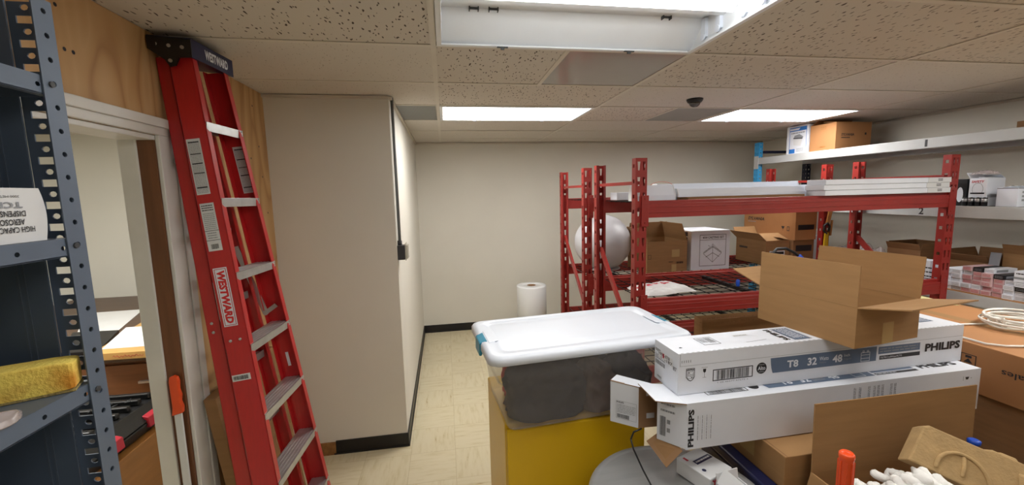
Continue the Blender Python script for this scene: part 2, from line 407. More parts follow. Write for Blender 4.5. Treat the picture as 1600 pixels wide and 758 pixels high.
# light fixtures
def lit_troffer(i, j, label, lens, group=True):
    x0, y0 = GX+i*PX+.014, GY+j*PY+.014; x1, y1 = x0+PX-.028, y0+PY-.028
    t = thing('ceiling_light', label, 'ceiling light', ((x0+x1)/2, (y0+y1)/2, H), group='lensed ceiling lights' if group else None)
    a, b = (x1-x0)/2, (y1-y0)/2
    hb = MB(); hb.box((-a, -b, .09), (a, b, .1), housing_m)
    for lo, hi in (((-a, -b, 0), (a, -b+.006, .09)), ((-a, b-.006, 0), (a, b, .09)), ((-a, -b, 0), (-a+.006, b, .09)), ((a-.006, -b, 0), (a, b, .09))): hb.box(lo, hi, housing_m)
    hb.build('housing', t)
    fb = MB()
    for lo, hi in (((-a, -b, -.006), (a, -b+.024, 0)), ((-a, b-.024, -.006), (a, b, 0)), ((-a, -b+.024, -.006), (-a+.024, b-.024, 0)), ((a-.024, -b+.024, -.006), (a, b-.024, 0))): fb.box(lo, hi, housing_m)
    fb.build('door_frame', t)
    lb = MB(); lb.box((-a+.02, -b+.02, .001), (a-.02, b-.02, .004), lens); lb.build('lens', t)
    for x in (-.3, .3):
        MB().box((x-.016, b-.022, -.014), (x+.016, b-.01, -.006), tubegrey_m).build('latch', t)
    return t
lit_troffer(0, 2, 'lit rectangular ceiling light above the red rack uprights, left of the black dome camera', lens_m)
lit_troffer(2, 2, 'lit rectangular ceiling light above the boxes on the grey rack', lens_m)
lit_troffer(0, -4, 'added unseen ceiling light behind the viewer', lensr_m)  # added out of view for even light in the room
lit_troffer(0, -2, 'added unseen ceiling light next to the open one, over the viewer', lensn_m)  # added out of view to light the tote and ladder from above
lit_troffer(2, -2, 'added unseen ceiling light to the right behind the viewer', lensn2_m)  # added out of view, raised to brighten the right wall
lit_troffer(2, -5, 'added unseen ceiling light far behind the viewer', lensr_m)  # another added fill light, out of view

# open troffer overhead with lens removed
x0, y0 = GX+.014, GY-PY+.014; x1, y1 = GX+PX-.014, GY-.014
t = thing('open_ceiling_light', 'nearest ceiling light with its lens off, white tray and bare tubes showing', 'ceiling light', ((x0+x1)/2, (y0+y1)/2, H))
a, b = (x1-x0)/2, (y1-y0)/2
hb = MB()
hb.box((-a, -b, .105), (a, b, .112), housing_m)
for sgn in (-1, 1):
    hb.hexa([(-a, sgn*b, 0), (a, sgn*b, 0), (a, sgn*(b-.004), 0), (-a, sgn*(b-.004), 0)][::sgn], [(-a, sgn*(b-.12), .104), (a, sgn*(b-.12), .104), (a, sgn*(b-.124), .104), (-a, sgn*(b-.124), .104)][::sgn], housing_m)
    hb.box((min(sgn*a, sgn*(a-.005)), -b, 0), (max(sgn*a, sgn*(a-.005)), b, .105), housing_m)
hb.build('reflector_tray', t)
fb = MB()
for lo, hi in (((-a, -b, -.008), (a, -b+.022, 0)), ((-a, b-.022, -.008), (a, b, 0)), ((-a, -b+.022, -.008), (-a+.022, b-.022, 0)), ((a-.022, -b+.022, -.008), (a, b-.022, 0))): fb.box(lo, hi, housing_m)
fb.build('rim', t, bevel=.002)
for x in (-.31, .28):
    q = MB(); q.box((x-.024, b-.024, -.012), (x+.024, b-.014, -.008), blackp_m); q.box((x-.008, b-.022, -.02), (x+.008, b-.014, -.012), blackp_m); q.build('latch', t)
ch = MB(); ch.hexa([(-a+.005, -.075, .105), (a-.005, -.075, .105), (a-.005, .075, .105), (-a+.005, .075, .105)], [(-a+.005, -.05, .07), (a-.005, -.05, .07), (a-.005, .05, .07), (-a+.005, .05, .07)], housing_m)
ch.build('ballast_cover', t)
for y in (-.19, -.088):
    MB().tube([(-.47, y, .045), (.535, y, .045)], .019, tube_m, 14).build('lit_tube', t)
for y in (-.19, -.088, .06, .16):
    for sgn in (-1, 1):
        q = MB(); xx = sgn*(a-.012)
        q.box((xx-.008, y-.014, .022), (xx+.008, y+.014, .1), white2_m); q.tube([(xx-.004*sgn, y, .022), (xx-.012*sgn, y, .022)], .014, white2_m, 12)
        q.build('lampholder', t)
for x, sg in ((-.44, 1), (-.36, 1), (.4, -1)):
    q = MB(); q.box((x-.02, .16, .097), (x+.02, .166, .104), tubegrey_m); q.box((x-.02, .15, .09), (x-.016, .17, .104), tubegrey_m); q.box((x+.016, .15, .09), (x+.02, .17, .104), tubegrey_m); q.build('clip', t)

# other ceiling pieces
t = thing('unlit_ceiling_panel', 'grey unlit diffuser panel in the ceiling just past the open light', 'ceiling panel', (GX+.75*PX, GY+.5*PY, H))
MB().box((-.25*PX+.014, -.5*PY+.014, .0), (.25*PX-.014, .5*PY-.014, .006), diff_m).build('diffuser', t)
p = MB()
for lo, hi in (((-.29, -.29, .006), (.29, -.28, .07)), ((-.29, .28, .006), (.29, .29, .07)), ((-.29, -.28, .006), (-.28, .28, .07)), ((.28, -.28, .006), (.29, .28, .07)), ((-.29, -.29, .07), (.29, .29, .075))): p.box(lo, hi, vent_m)
p.build('can', t)
t = thing('air_return_grille', 'grey perforated return grille in the ceiling beside the alcove wall', 'vent', (-.155, GY+2.5*PY, H))
MB().box((-.175, -.29, 0), (.12, .29, .004), vent_m).build('plate', t)
p = MB()
for k in range(26):
    x = -.168+k*.011; p.box((x, -.285, -.002), (x+.004, .285, 0), grey_m)
p.build('louvre', t)
t = thing('flat_air_diffuser', 'plain grey square air diffuser in the ceiling beside the right far light', 'vent', (GX+1.775*PX, GY+2.5*PY, H))
p = MB(); p.box((-.26, -.29, 0), (.26, .29, .004), vent_m);  p.build('plate', t)
t = thing('dome_camera', 'small black dome security camera under the ceiling tiles', 'camera', (1.83, 2.84, H))
p = MB(); p.lathe([(.055, -.012), (.058, 0)], blackp_m, 24); p.lathe([(.046, -.024), (.055, -.012)], blackp_m, 24); p.build('mount', t)
p = MB(); p.lathe([(.006, -.056), (.018, -.054), (.03, -.046), (.038, -.035), (.04, -.024)], mat('smoked_dome', '4b4744', .1, var=0, coat=.5), 24); p.build('dome', t)

# conduit and outlet box on the alcove wall
t = thing('wall_conduit', 'thin grey conduit running down the alcove wall corner to a dark outlet box', 'conduit', (XA, 2.945, 1.348))
MB().tube([(.016, -.04, 1.08), (.016, -.04, .11)], .010, grey_m, 12).build('pipe', t)
MB().tube([(.016, -.04, .13), (.016, -.04, .10)], .015, tubegrey_m, 12).build('connector', t)
MB().box((0, -.075, 0), (.05, -.005, .1), tubegrey_m).build('outlet_box', t, bevel=.004)
p = MB(); p.box((.051, -.075, -.006), (.057, .03, .112), clear_m); p.box((.057, -.065, .005), (.07, .02, .1), clear_m); p.build('cover', t, bevel=.003)

# ---------------------------------------------------------------- red racks
PIT = .0965
tear_l = quad8((.40, .2), (.66, .2), (.80, .76), (.30, .76))
tear_r = quad8((.34, .2), (.60, .2), (.70, .76), (.20, .76))
sq = quad8((.30, .38), (.70, .38), (.70, .62), (.30, .62))
UW, UD, UT = .076, .052, 1.985
def upright(t, x, y, front, m=red_m, top=UT, name='upright', mid=True):
    """C post: perforated face at y facing -Y if front else +Y; centre x"""
    n = int(top/PIT); s = 1 if front else -1; p = MB(); v0 = top-n*PIT
    perf(p, (x-UW/2, y, v0), X, Z, UW, n, PIT, [tear_l, tear_r], m)
    perf(p, (x-UW/2, y, v0), Y*s, Z, UD, n, PIT, [sq], m)
    perf(p, (x+UW/2, y, v0), Y*s, Z, UD, n, PIT, [sq], m)
    for q in (-1, 1): p.add([(x+q*UW/2, y+s*UD, v0), (x+q*(UW/2-.018), y+s*UD, v0), (x+q*(UW/2-.018), y+s*UD, top), (x+q*UW/2, y+s*UD, top)], [(0,1,2,3)], m)
    p.box((x-UW/2-.02, y-.03+(0 if front else -UD+.01), 0), (x+UW/2+.02, y+.03+(UD-.01 if front else 0), .005), m)
    p.add([(x-UW/2, y, .005), (x+UW/2, y, .005), (x+UW/2, y, v0+.01), (x-UW/2, y, v0+.01)], [(0,1,2,3)], m)
    o = p.build(name, t); md = o.modifiers.new('solid', 'SOLIDIFY'); md.thickness = .0022; md.offset = 0
    return o
def rack_beam(t, xa, xb, y, ztop, front, h=.108, m=red_m):
    s = 1 if front else -1; p = MB()
    ya = y-.012*s
    prof = [(0, 0), (.045, 0), (.045, h), (.022, h), (.022, h-.02), (0, h-.02)]
    poly = [(xa+UW/2-.002, ya+s*a, ztop-h+b) for a, b in prof]
    p.prism(poly, (xb-xa-UW+.004, 0, 0), m)
    for k in (.3, .62): p.beam((xa+UW/2, ya-.0015*s, ztop-h+h*k), (xb-UW/2, ya-.0015*s, ztop-h+h*k), .004, .006, m, up=Z)
    o = p.build('beam', t, bevel=.003)
    for x, sg in ((xa, 1), (xb, -1)):
        q = MB(); cx = x+sg*(UW/2-.016); q.box((cx-.024, ya-.004*s if s > 0 else ya, ztop-h-.055), (cx+.024, ya if s > 0 else ya+.004, ztop+.035), m)
        for zz in (ztop-h-.03, ztop+.012): q.tube([(cx, ya-.008*s, zz), (cx, ya, zz)], .007, m, 8)
        q.build('beam_connector', t, bevel=.003)
    return o
def deck(t, xa, xb, y0, y1, z, name='wire_deck'):
    p = MB(); r = .0026; nx = int((xb-xa)/.10); ny = int((y1-y0)/.088)
    for k in range(nx+1):
        x = xa+(xb-xa)*k/nx; p.box((x-r, y0, z), (x+r, y1, z+2*r), wire_m)
    for k in range(ny+1):
        y = y0+(y1-y0)*k/ny; p.box((xa, y-r, z-2*r), (xb, y+r, z), wire_m)
    for f in (.12, .37, .63, .88):
        x = xa+(xb-xa)*f; p.box((x-.012, y0+.03, z-.034), (x+.012, y1-.03, z-2*r), wire_m)
    return p.build(name, t)
RX0, RX1 = 1.232, 3.655
def red_rack(label, yf, yr, levels, dz):
    t = thing('storage_rack', label, 'rack', ((RX0+RX1)/2, (yf+yr)/2, 0), group='red steel storage racks')
    k0 = set(bpy.data.objects)
    for x in (RX0, RX1):
        upright(t, x, yf, True); upright(t, x, yr, False)
        for z in (1.83, .25):
            MB().beam((x, yf+UD, z), (x, yr-UD, z), .034, .022, red_m).build('brace', t)
        MB().beam((x, yf+UD, .72), (x, yr-UD, 1.32), .02, .04, red_m).build('brace', t)
    for n, z in enumerate(levels):
        rack_beam(t, RX0, RX1, yf, z, True); rack_beam(t, RX0, RX1, yr, z-(dz if n else 0), False)
        deck(t, RX0+.045, RX1-.045, yf+.03, yr-.03, z-.012)
    for o in set(bpy.data.objects)-k0: o.location = -t.location
    return t
red_rack('front red steel rack with white cartons along its top beam', 2.46, 3.19, (1.715, 1.07, .60), 0)
red_rack('rear red steel rack by the back wall holding the wrapped white ball', 3.45, 4.20, (1.715, 1.02, .55), 0)

# grey rack along the right wall
t = thing('shelving_rack', 'grey steel rack along the right wall with shelf numbers 1 and 2', 'rack', (4.08, 3.25, 0))
GXF, GXR = 3.72, 4.44
k0 = set(bpy.data.objects)
round2 = circ8(.28, .5, .13, .2); round3 = circ8(.72, .5, .13, .2)
def post(x, y, top, m):
    p = MB(); n = int(top/.05); v0 = top-n*.05
    perf(p, (x, y, v0), Y, Z, .07, n, .05, [circ8(.5, .5, .16, .2), circ8(.5, .5, .16, .2)], m)
    perf(p, (x, y, v0), X, Z, .05, n, .05, [circ8(.5, .5, .18, .22)], m)
    perf(p, (x, y+.07, v0), X, Z, .05, n, .05, [circ8(.5, .5, .18, .22)], m)
    p.box((x-.02, y-.01, 0), (x+.07, y+.08, .006), m)
    o = p.build('upright', t); md = o.modifiers.new('solid', 'SOLIDIFY'); md.thickness = .0025; md.offset = 0
for x, m_ in ((GXF, sky_rack), (GXR-.05, dk_rack)):  # rear posts a darker blue than the front ones
    post(x, 4.45, 2.31, m_); post(x, 1.86, 2.31, m_)
for y in (4.47, 1.88):
    for z in (2.2, 1.3, .3): MB().beam((GXF+.05, y+.015, z), (GXR-.05, y+.015, z), .02, .03, dk_rack).build('brace', t)
for n, (zb, zt) in enumerate(((2.052, 2.131), (1.527, 1.612), (.898, .982))):
    for x, s in ((GXF-.006, 1), (GXR-.01, -1)):
        p = MB(); p.box((min(x, x+.045*s), 1.86, zb), (max(x, x+.045*s), 4.52, zt), grey_rack)
        if s > 0 and n < 2:
            yt = (2.70, 2.685)[n]; p.text('12'[n], (x, yt+.025, zb), -Y, Z, ((.0, .014)[1-n], .014, (.034, .032)[1-n], .068), black_m, bold=.02)
        p.build('beam', t, bevel=.004)
        for y in (4.44, 1.86): MB().box((x-.006*s if s > 0 else x, y, zb-.05), (x if s > 0 else x+.006, y+.07, zt+.02), grey_rack).build('beam_connector', t)
    if n < 2:
        deck(t, GXF+.045, GXR-.06, 1.90, 4.44, zt-.0058)
    else:
        p = MB(); p.box((GXF+.04, 1.87, zt-.014), (GXR-.055, 4.51, zt+.004), card3_m); p.box((GXF-.004, 1.87, zt+.0005), (GXF+.04, 4.51, zt+.004), oak_m); p.build('shelf_board', t)
for o in set(bpy.data.objects)-k0: o.location = -t.location

# ---------------------------------------------------------------- cartons
T = .004
def carton(name, label, loc, rotz, Lx, Wy, Hz, m=card_m, flaps=None, group=None, prints=None, cat='box', inside=None, bevel=.0025):
    """closed carton when flaps is None; otherwise flaps = {side: (angle, length)} with 0 = upright, 90 = folded out flat"""
    t = thing(name, label, cat, loc, rotz, group); a, b = Lx/2, Wy/2; p = MB(); ins = inside or cardin_m
    if flaps is None:
        p.box((-a, -b, 0), (a, b, Hz), m)
    else:
        p.box((-a, -b, 0), (a, b, T), m)
        p.box((-a, -b, T), (a, -b+T, Hz), m); p.box((-a, b-T, T), (a, b, Hz), m)
        p.box((-a, -b+T, T), (-a+T, b-T, Hz), m); p.box((a-T, -b+T, T), (a, b-T, Hz), m)
    if prints: prints(p, a, b, Hz)
    p.build('body', t, bevel=bevel if flaps is None else 0)
    if flaps:
        for side, (ang, ln) in flaps.items():
            ang = R(ang); wd = Lx if side in ('front', 'back') else Wy; q = MB()
            q.box((-wd/2+.001, -T/2, .0005), (wd/2-.001, T/2, ln), m)
            f = q.build('flap', t)
            if side == 'front': f.location = (0, -b+T/2, Hz); f.rotation_euler = (ang, 0, 0)
            if side == 'back': f.location = (0, b-T/2, Hz); f.rotation_euler = (-ang, 0, 0)
            if side == 'right': f.location = (a-T/2, 0, Hz); f.rotation_euler = (0, ang, 0); f.rotation_mode = 'YZX' ; f.rotation_euler = (0, ang, R(90))
            if side == 'left': f.location = (-a+T/2, 0, Hz); f.rotation_mode = 'YZX'; f.rotation_euler = (0, -ang, R(90))
    return t
def flap_fix():
    """end flaps: turn about z first, then hinge about the carton's own y axis"""
    for o in bpy.data.objects:
        if o.name.split('.')[0] == 'flap' and o.rotation_mode == 'YZX':
            hinge, turn = o.rotation_euler.y, o.rotation_euler.z
            M = Matrix.Rotation(hinge, 4, 'Y') @ Matrix.Rotation(turn, 4, 'Z')
            o.rotation_mode = 'XYZ'; o.rotation_euler = M.to_euler()
def corner_loc(x, y, z, rz, L_, W_):   # base centre from the front-left corner
    return (x+L_/2*math.cos(rz)-W_/2*math.sin(rz), y+L_/2*math.sin(rz)+W_/2*math.cos(rz), z)

# the tube carton on top
P1 = dict(L=1.22, W=.149, H=.145)
def p1_print(p, a, b, h):
    o, u, v = (-a, -b, 0), X, Z
    p.rect(o, u, v, (.006, .1005, 1.216, .1015), greyp_m); p.rect(o, u, v, (.006, .1, .0075, .143), greyp_m)
    for k in range(5): p.rect(o, u, v, (.012+.008*k, .112, .0145+.008*k, .121), greyp_m)
    # maker's shield
    p.poly(o, u, v, [(.029, .091), (.029, .06), (.037, .05), (.047, .045), (.056, .05), (.062, .06), (.062, .091)], black_m)
    p.poly(o, u, v, [(.0315, .083), (.0315, .061), (.0385, .0525), (.047, .048), (.0545, .0525), (.0595, .061), (.0595, .083)], white_m, .0009)
    p.text('PHILIPS', o, u, v, (.031, .0845, .060, .0895), white_m, .0011)
    p.frame(o, u, v, (.034, .055, .057, .08), .0012, black_m, .0010)
    for k in range(3):
        pts = [(.034+.0023*i, .0675+.0022*math.sin(i*.7)+(k-1)*.004) for i in range(11)]
        p.poly(o, u, v, pts+[(x, y-.0012) for x, y in pts[::-1]], black_m, .0012)
    for cx, cy in ((.040, .076), (.051, .058)): p.disc(o, u, v, cx, cy, .0022, black_m, .0012, 8)
    # fragile glass
    p.poly(o, u, v, [(.093, .084), (.105, .084), (.104, .074), (.0995, .070), (.0985, .070), (.094, .074)], black_m)
    p.rect(o, u, v, (.0984, .055, .0996, .07), black_m); p.rect(o, u, v, (.092, .053, .106, .0545), greyp_m)
    p.text('FRAGILE', o, u, v, (.088, .087, .110, .091), greyp_m)
    p.frame(o, u, v, (.131, .036, .287, .077), .0028, black_m)
    p.barcode(o, u, v, (.145, .040, .274, .073), black_m, seed=3)
    p.text('1 00 46677 67672 2', o, u, v, (.15, .027, .27, .032), greyp_m)
    p.disc(o, u, v, .322, .063, .0205, black_m, n=28); p.text('Alto', o, u, v, (.307, .056, .337, .070), white_m, .0011, bold=.01)
    p.lines(o, u, v, (.311, .073, .333, .079), 1, greyp_m, .0011); p.lines(o, u, v, (.311, .047, .333, .053), 1, greyp_m, .0011)
    p.poly(o, u, v, [(.357, .095), (.359, .075), (.362, .058), (.368, .04), (.812, .04), (.812, .095)], bluep_m)
    p.text('T8', o, u, v, (.426, .053, .472, .080), white_m, .0011, bold=.03)
    p.text('32', o, u, v, (.511, .052, .550, .081), white_m, .0011, bold=.03)
    p.text('Watts', o, u, v, (.561, .066, .600, .080), white_m, .0011); p.text('Vatios', o, u, v, (.561, .055, .590, .062), greyp_m, .0011)
    p.text('48', o, u, v, (.618, .052, .660, .081), white_m, .0011, bold=.03)
    p.text('Inch', o, u, v, (.668, .070, .692, .080), white_m, .0011); p.text('Pulgadas', o, u, v, (.668, .056, .70, .065), greyp_m, .0011)
    p.frame(o, u, v, (.742, .043, .782, .078), .0018, white_m, .0011); p.rect(o, u, v, (.742, .054, .782, .0555), white_m, .0011); p.rect(o, u, v, (.742, .067, .782, .0685), white_m, .0011)
    p.frame(o, u, v, (.748, .078, .756, .085), .0015, white_m, .0011); p.frame(o, u, v, (.768, .078, .776, .085), .0015, white_m, .0011)
    p.rect(o, u, v, (.82, .064, 1.013, .092), bluep_m); p.lines(o, u, v, (.826, .068, 1.0, .088), 2, greyp_m, .0011, .4)
    p.rect(o, u, v, (.827, .042, 1.015, .057), black_m); p.text('F32T8/CoolWhite/ALTO', o, u, v, (.832, .046, .93, .053), white_m, .0011)
    p.text('PHILIPS', o, u, v, (1.038, .052, 1.208, .084), black_m, bold=.045)
    # top
    o, u, v = (-a, -b, h), X, Y
    for k in range(60): p.rect(o, u, v, (.01+.02*k, .001, .02+.02*k, .0035), greyp_m)
    p.frame(o, u, v, (.133, .05, .2, .118), .0022, black_m); p.lines(o, u, v, (.140, .07, .165, .11), 5, greyp_m); p.barcode(o, u, v, (.168, .065, .192, .112), black_m, seed=5)
    p.rect(o, u, v, (.288, .098, .35, .112), label_m); p.lines(o, u, v, (.292, .10, .346, .11), 3, greyp_m)
    p.poly(o, u, v, [(.292, .039), (.381, .047), (.381, .049), (.292, .041)], greyp_m)
    p.text('PHILIPS', (-a+.437, -b+.132, h), -Y, X, (0, 0, .111, .024), black_m, bold=.045)
    p.rect(o, u, v, (.475, .021, .54, .13), bluep_m); p.frame(o, u, v, (.471, .017, .544, .134), .0015, black_m)
    p.lines((-a+.482, -b+.126, h), -Y, X, (0, 0, .095, .05), 4, white_m, .0012, .4)
    p.poly(o, u, v, [(.032, .045), (.045, .045), (.042, .052), (.035, .052)], black_m)
    p.rect(o, u, v, (1.09, .06, 1.16, .135), bluep_m); p.lines(o, u, v, (1.095, .065, 1.155, .13), 5, white_m, .0011, .35)
    # left end: shipping label
    o, u, v = (-a, b, 0), -Y, Z
    p.lines(o, u, v, (.006, .108, .04, .118), 2, black_m)
    p.rect(o, u, v, (.028, .087, .118, .114), label_m, .0012); p.text('1001-878', o, u, v, (.03, .101, .10, .112), black_m, .0016); p.text('1  -187', o, u, v, (.045, .088, .115, .099), black_m, .0016); p.rect(o, u, v, (.055, .096, .065, .112), redp_m, .0014)
    p.barcode(o, u, v, (.006, .06, .07, .075), black_m, seed=8); p.text('87', o, u, v, (.12, .078, .14, .092), black_m); p.lines(o, u, v, (.006, .08, .07, .098), 3, greyp_m); p.lines(o, u, v, (.02, .012, .05, .02), 2, greyp_m)
P1Z = 1.092
carton('tube_carton', 'white lamp tube carton with a grey-blue T8 32 band, on top of its stack', corner_loc(.749, 1.214, P1Z, .025, P1['L'], P1['W']), .025, P1['L'], P1['W'], P1['H'], white_m, prints=p1_print)

# the tube carton underneath, left end torn open
def p2_print(p, a, b, h):
    o, u, v = (-a, -b, 0), X, Z
    p.text('PHILIPS', (-a+.027, -b, .008), Z, -X, (0, 0, .132, .021), black_m, bold=.045)
    for k in range(7): p.lines((-a+.044+.008*k, -b, .03), Z, -X, (0, 0, .085, .006), 1, label_m if k % 2 else greyp_m, .0009, .35, seed=k)
    for k, dx in enumerate((0, .022, .06, .083, .1, .118, .155, .172)):
        p.lines((-a+.655+dx, -b, .07), Z, -X, (0, 0, .075, .011), 2, greyp_m, .0009, .5, seed=20+k)
    p.frame(o, u, v, (.994, .06, 1.047, .099), .002, greyp_m)
    p.poly(o, u, v, [(1.138, .134), (1.156, .134), (1.152, .124), (1.142, .124)], black_m); p.rect(o, u, v, (1.128, .121, 1.13, .137), greyp_m); p.rect(o, u, v, (1.163, .127, 1.168, .13), greyp_m)
    p.lines((-a+1.15, -b, .02), Z, -X, (0, 0, .05, .01), 1, greyp_m)
    o, u, v = (-a, -b, h), X, Y
    p.frame(o, u, v, (.10, .036, .257, .085), .0028, black_m); p.barcode(o, u, v, (.113, .040, .245, .08), black_m, seed=4)
    p.disc(o, u, v, .29, .06, .02, black_m)
    p.poly(o, u, v, [(.335, .035), (.33, .06), (.33, .09), (.778, .09), (.778, .035)], bluep_m)
    for s_, q in (('T8', (.40, .045, .446, .075)), ('32', (.48, .045, .52, .075)), ('48', (.60, .045, .642, .075))): p.text(s_, o, u, v, q, white_m, .0011, bold=.03)
    p.lines(o, u, v, (.53, .045, .58, .065), 2, greyp_m, .0011); p.frame(o, u, v, (.70, .04, .745, .075), .002, white_m, .0011)
    p.rect(o, u, v, (.786, .036, .975, .05), black_m); p.rect(o, u, v, (.786, .055, .975, .08), bluep_m); p.lines(o, u, v, (.79, .039, .88, .047), 1, white_m, .0011)
    p.text('PHILIPS', o, u, v, (1.0, .044, 1.17, .076), black_m, bold=.045)
PW, PH, PA = .15, .161, .012
P2C = (.75, 1.16, .929)
t2 = thing('opened_tube_carton', 'white lamp tube carton under the top one, its left end opened', 'box', corner_loc(*P2C, PA, 1.21, PW), PA)
a, b = .605, PW/2
p = MB()
p.box((-a, -b, 0), (a, b, T), white_m); p.box((-a, -b, PH-T), (a, b, PH), white_m); p.box((-a, -b, T), (a, -b+T, PH-T), white_m); p.box((-a, b-T, T), (a, b, PH-T), white_m); p.box((a-T, -b+T, T), (a, b-T, PH-T), white_m)
p2_print(p, a, b, PH)
p.build('body', t2)
def flap4(pts, name='flap', m_out=white_m, m_in=cardin_m, prints=None):
    """bent card panel: four points; its printed outside faces the side the winding points to"""
    q = [Vector(x) for x in pts]; n = (q[1]-q[0]).cross(q[3]-q[0]).normalized()
    k = MB(); k.add([x-n*.0005 for x in q], [(0,1,2,3)], m_out)
    k.add([x-n*.004 for x in q], [(3,2,1,0)], m_in)
    k.add([x-n*.0005 for x in q]+[x-n*.004 for x in q], [(i, i+4, (i+1) % 4+4, (i+1) % 4) for i in range(4)], m_in)
    if prints: prints(k, q[0]-n*.0005, (q[1]-q[0]).normalized(), n.cross((q[1]-q[0]).normalized()))
    return k.build(name, t2)
def small_label(k, o, u, v):
    k.lines(o, u, v, (.012, .1, .06, .148), 2, greyp_m, .0009, .3); k.barcode(o, u, v, (.01, .02, .03, .09), black_m, .0009, seed=2)
    k.lines(o, u, v, (.034, .03, .045, .09), 2, greyp_m)
# front end flap nearly shut, showing a barcode
flap4([(-a-.062, b-.075, .002), (-a, -b, .002), (-a, -b, PH-.004), (-a-.062, b-.075, PH-.004)], prints=small_label)
# top flap lifted out to the left
flap4([(-a-.10, -b+.02, PH+.012), (-a, -b, PH), (-a, b-.005, PH), (-a-.10, b-.01, PH+.016)])
# bottom flap hanging down, brown inside showing


# back end flap standing out to the left, folded round to its printed side, with a strip of top panel
M2 = (Matrix.Translation(t2.location) @ Matrix.Rotation(PA, 4, 'Z')).inverted()
W2 = lambda *q: [M2 @ Vector(x) for x in q]
flap4(W2((.654, 1.304, .932), (.748, 1.300, .932), (.748, 1.300, 1.086), (.654, 1.304, 1.088)), m_out=cardin_m, m_in=white_m,
      prints=lambda k, o, u, v: (k.rect(o, u, v, (.03, .035, .06, .055), label_m), k.rect(o, u, v, (.028, .12, .075, .14), label_m)))
flap4(W2((.688, 1.17, .868), (.742, 1.165, .924), (.715, 1.245, .957), (.655, 1.245, .92)), m_out=cardin_m, m_in=card_m)
def end_label(k, o, u, v):
    k.frame(o, u, v, (.022, .02, .096, .088), .0008, greyp_m); k.text('PHILIPS', o, u, v, (.024, .08, .05, .086), black_m, .0012, bold=.02); k.lines(o, u, v, (.026, .042, .093, .076), 6, greyp_m, .0011, .3); k.barcode(o, u, v, (.026, .023, .07, .038), black_m, .0012, seed=6)
flap4(W2((.575, 1.37, .932), (.654, 1.304, .932), (.654, 1.304, 1.088), (.575, 1.37, 1.092)), prints=end_label)
flap4(W2((.575, 1.37, 1.092), (.654, 1.304, 1.089), (.735, 1.300, 1.087), (.615, 1.405, 1.094)))

# open brown carton on the tube cartons
B1A = -1.432
carton('open_carton', 'open empty brown carton with raised flaps sitting across the white tube cartons', corner_loc(1.281, 1.495, P1Z+P1['H']+.001, B1A, .374, .316), B1A, .374, .316, .14, card2_m,
       flaps={'front': (-1, .142), 'back': (5, .15), 'right': (78, .152), 'left': (72, .15)},
       prints=lambda p, a, b, h: (p.rect((a, -b, 0), Y, Z, (.13, .0, .185, .075), tape_m),))

# brown taped carton below them
carton('taped_carton', 'closed brown carton with a tape patch under the white tube cartons', (1.20, 1.245, .811), 0, .32, .35, .114, card2_m,
       prints=lambda p, a, b, h: (p.rect((-a, b, 0), -Y, Z, (.15, .03, .22, .114), tape_m), p.rect((-a, b, 0), -Y, Z, (.0, .0, .35, .002), card3_m), p.rect((-a, -b, h), X, Y, (.006, .0, .01, .3), card3_m)))
# navy bin that carries it
t = thing('storage_bin', 'navy plastic bin under the taped brown carton', 'bin', (1.245, 1.27, 0))
p = MB(); p.hexa([(-.22, -.15, 0), (.22, -.15, 0), (.22, .15, 0), (-.22, .15, 0)], [(-.245, -.18, .77), (.245, -.18, .77), (.245, .18, .77), (-.245, .18, .77)], navy_m); p.build('body', t, bevel=.01)
p = MB(); p.box((-.25, -.195, .77), (.25, .19, .808), navy_m); p.build('lid', t, bevel=.008)

# steel drum with a round lid
t = thing('steel_drum', 'round grey metal drum lid in front of the yellow cabinet', 'drum', (.70, 1.11, 0))
p = MB(); p.lathe([(.262, 0), (.27, .01), (.27, .25), (.278, .26), (.27, .27), (.27, .5), (.278, .51), (.27, .52), (.27, .765)], drum_m, 48); p.build('body', t)
p = MB(); p.lathe([(.284, .762), (.287, .775), (.287, .792), (.281, .8), (.268, .8), (.262, .797)], drum_m, 64); p.build('lid', t)

def tube_pack(name, label, loc, rz, L_, W_, H_, flaps, **k):
    def pr(p, a, b, h):
        o, u, v = (-a, -b, 0), X, Z
        p.rect(o, u, v, (.12*2*a, .12*h, .93*2*a, .36*h), navy_m); p.lines(o, u, v, (.15*2*a, .16*h, .9*2*a, .32*h), 1, label_m, .0011, .6)
        for s_ in (0, 1):   # red Y mark
            cx = .2*2*a; y0, y1 = .5*h, .86*h
        p.poly(o, u, v, [(cx-.004, y0), (cx+.004, y0), (cx+.004, (y0+y1)/2), (cx+.014, y1), (cx+.006, y1), (cx, (y0+y1)/2+.006), (cx-.006, y1), (cx-.014, y1), (cx-.004, (y0+y1)/2)], redp_m)
        p.lines(o, u, v, (.38*2*a, .46*h, .95*2*a, .88*h), 2, greyp_m, .0009, .45)
        if flaps is None:
            o, u, v = (-a, -b, h), X, Y
            p.rect(o, u, v, (.25*2*a, .52*2*b, .95*2*a, .68*2*b), navy_m); p.lines(o, u, v, (.3*2*a, .55*2*b, .9*2*a, .65*2*b), 1, label_m, .0011, .5); p.disc(o, u, v, .2*2*a, .3*2*b, .007, navy_m); p.rect(o, u, v, (.12*2*a, .75*2*b, .2*2*a, .9*2*b), redp_m)
    return carton(name, label, loc, rz, L_, W_, H_, label_m, flaps=flaps, prints=pr, **k)
tube_pack('small_parts_box', 'small closed white box with a red Y mark lying on the round drum lid', (.835, 1.185, .801), R(20), .115, .13, .055, None)
tube_pack('small_parts_box', 'small open white box with a red Y mark nearest the taped brown carton', (.862, 1.045, .801), R(8), .085, .10, .055, {'left': (-35, .05), 'back': (10, .03)})
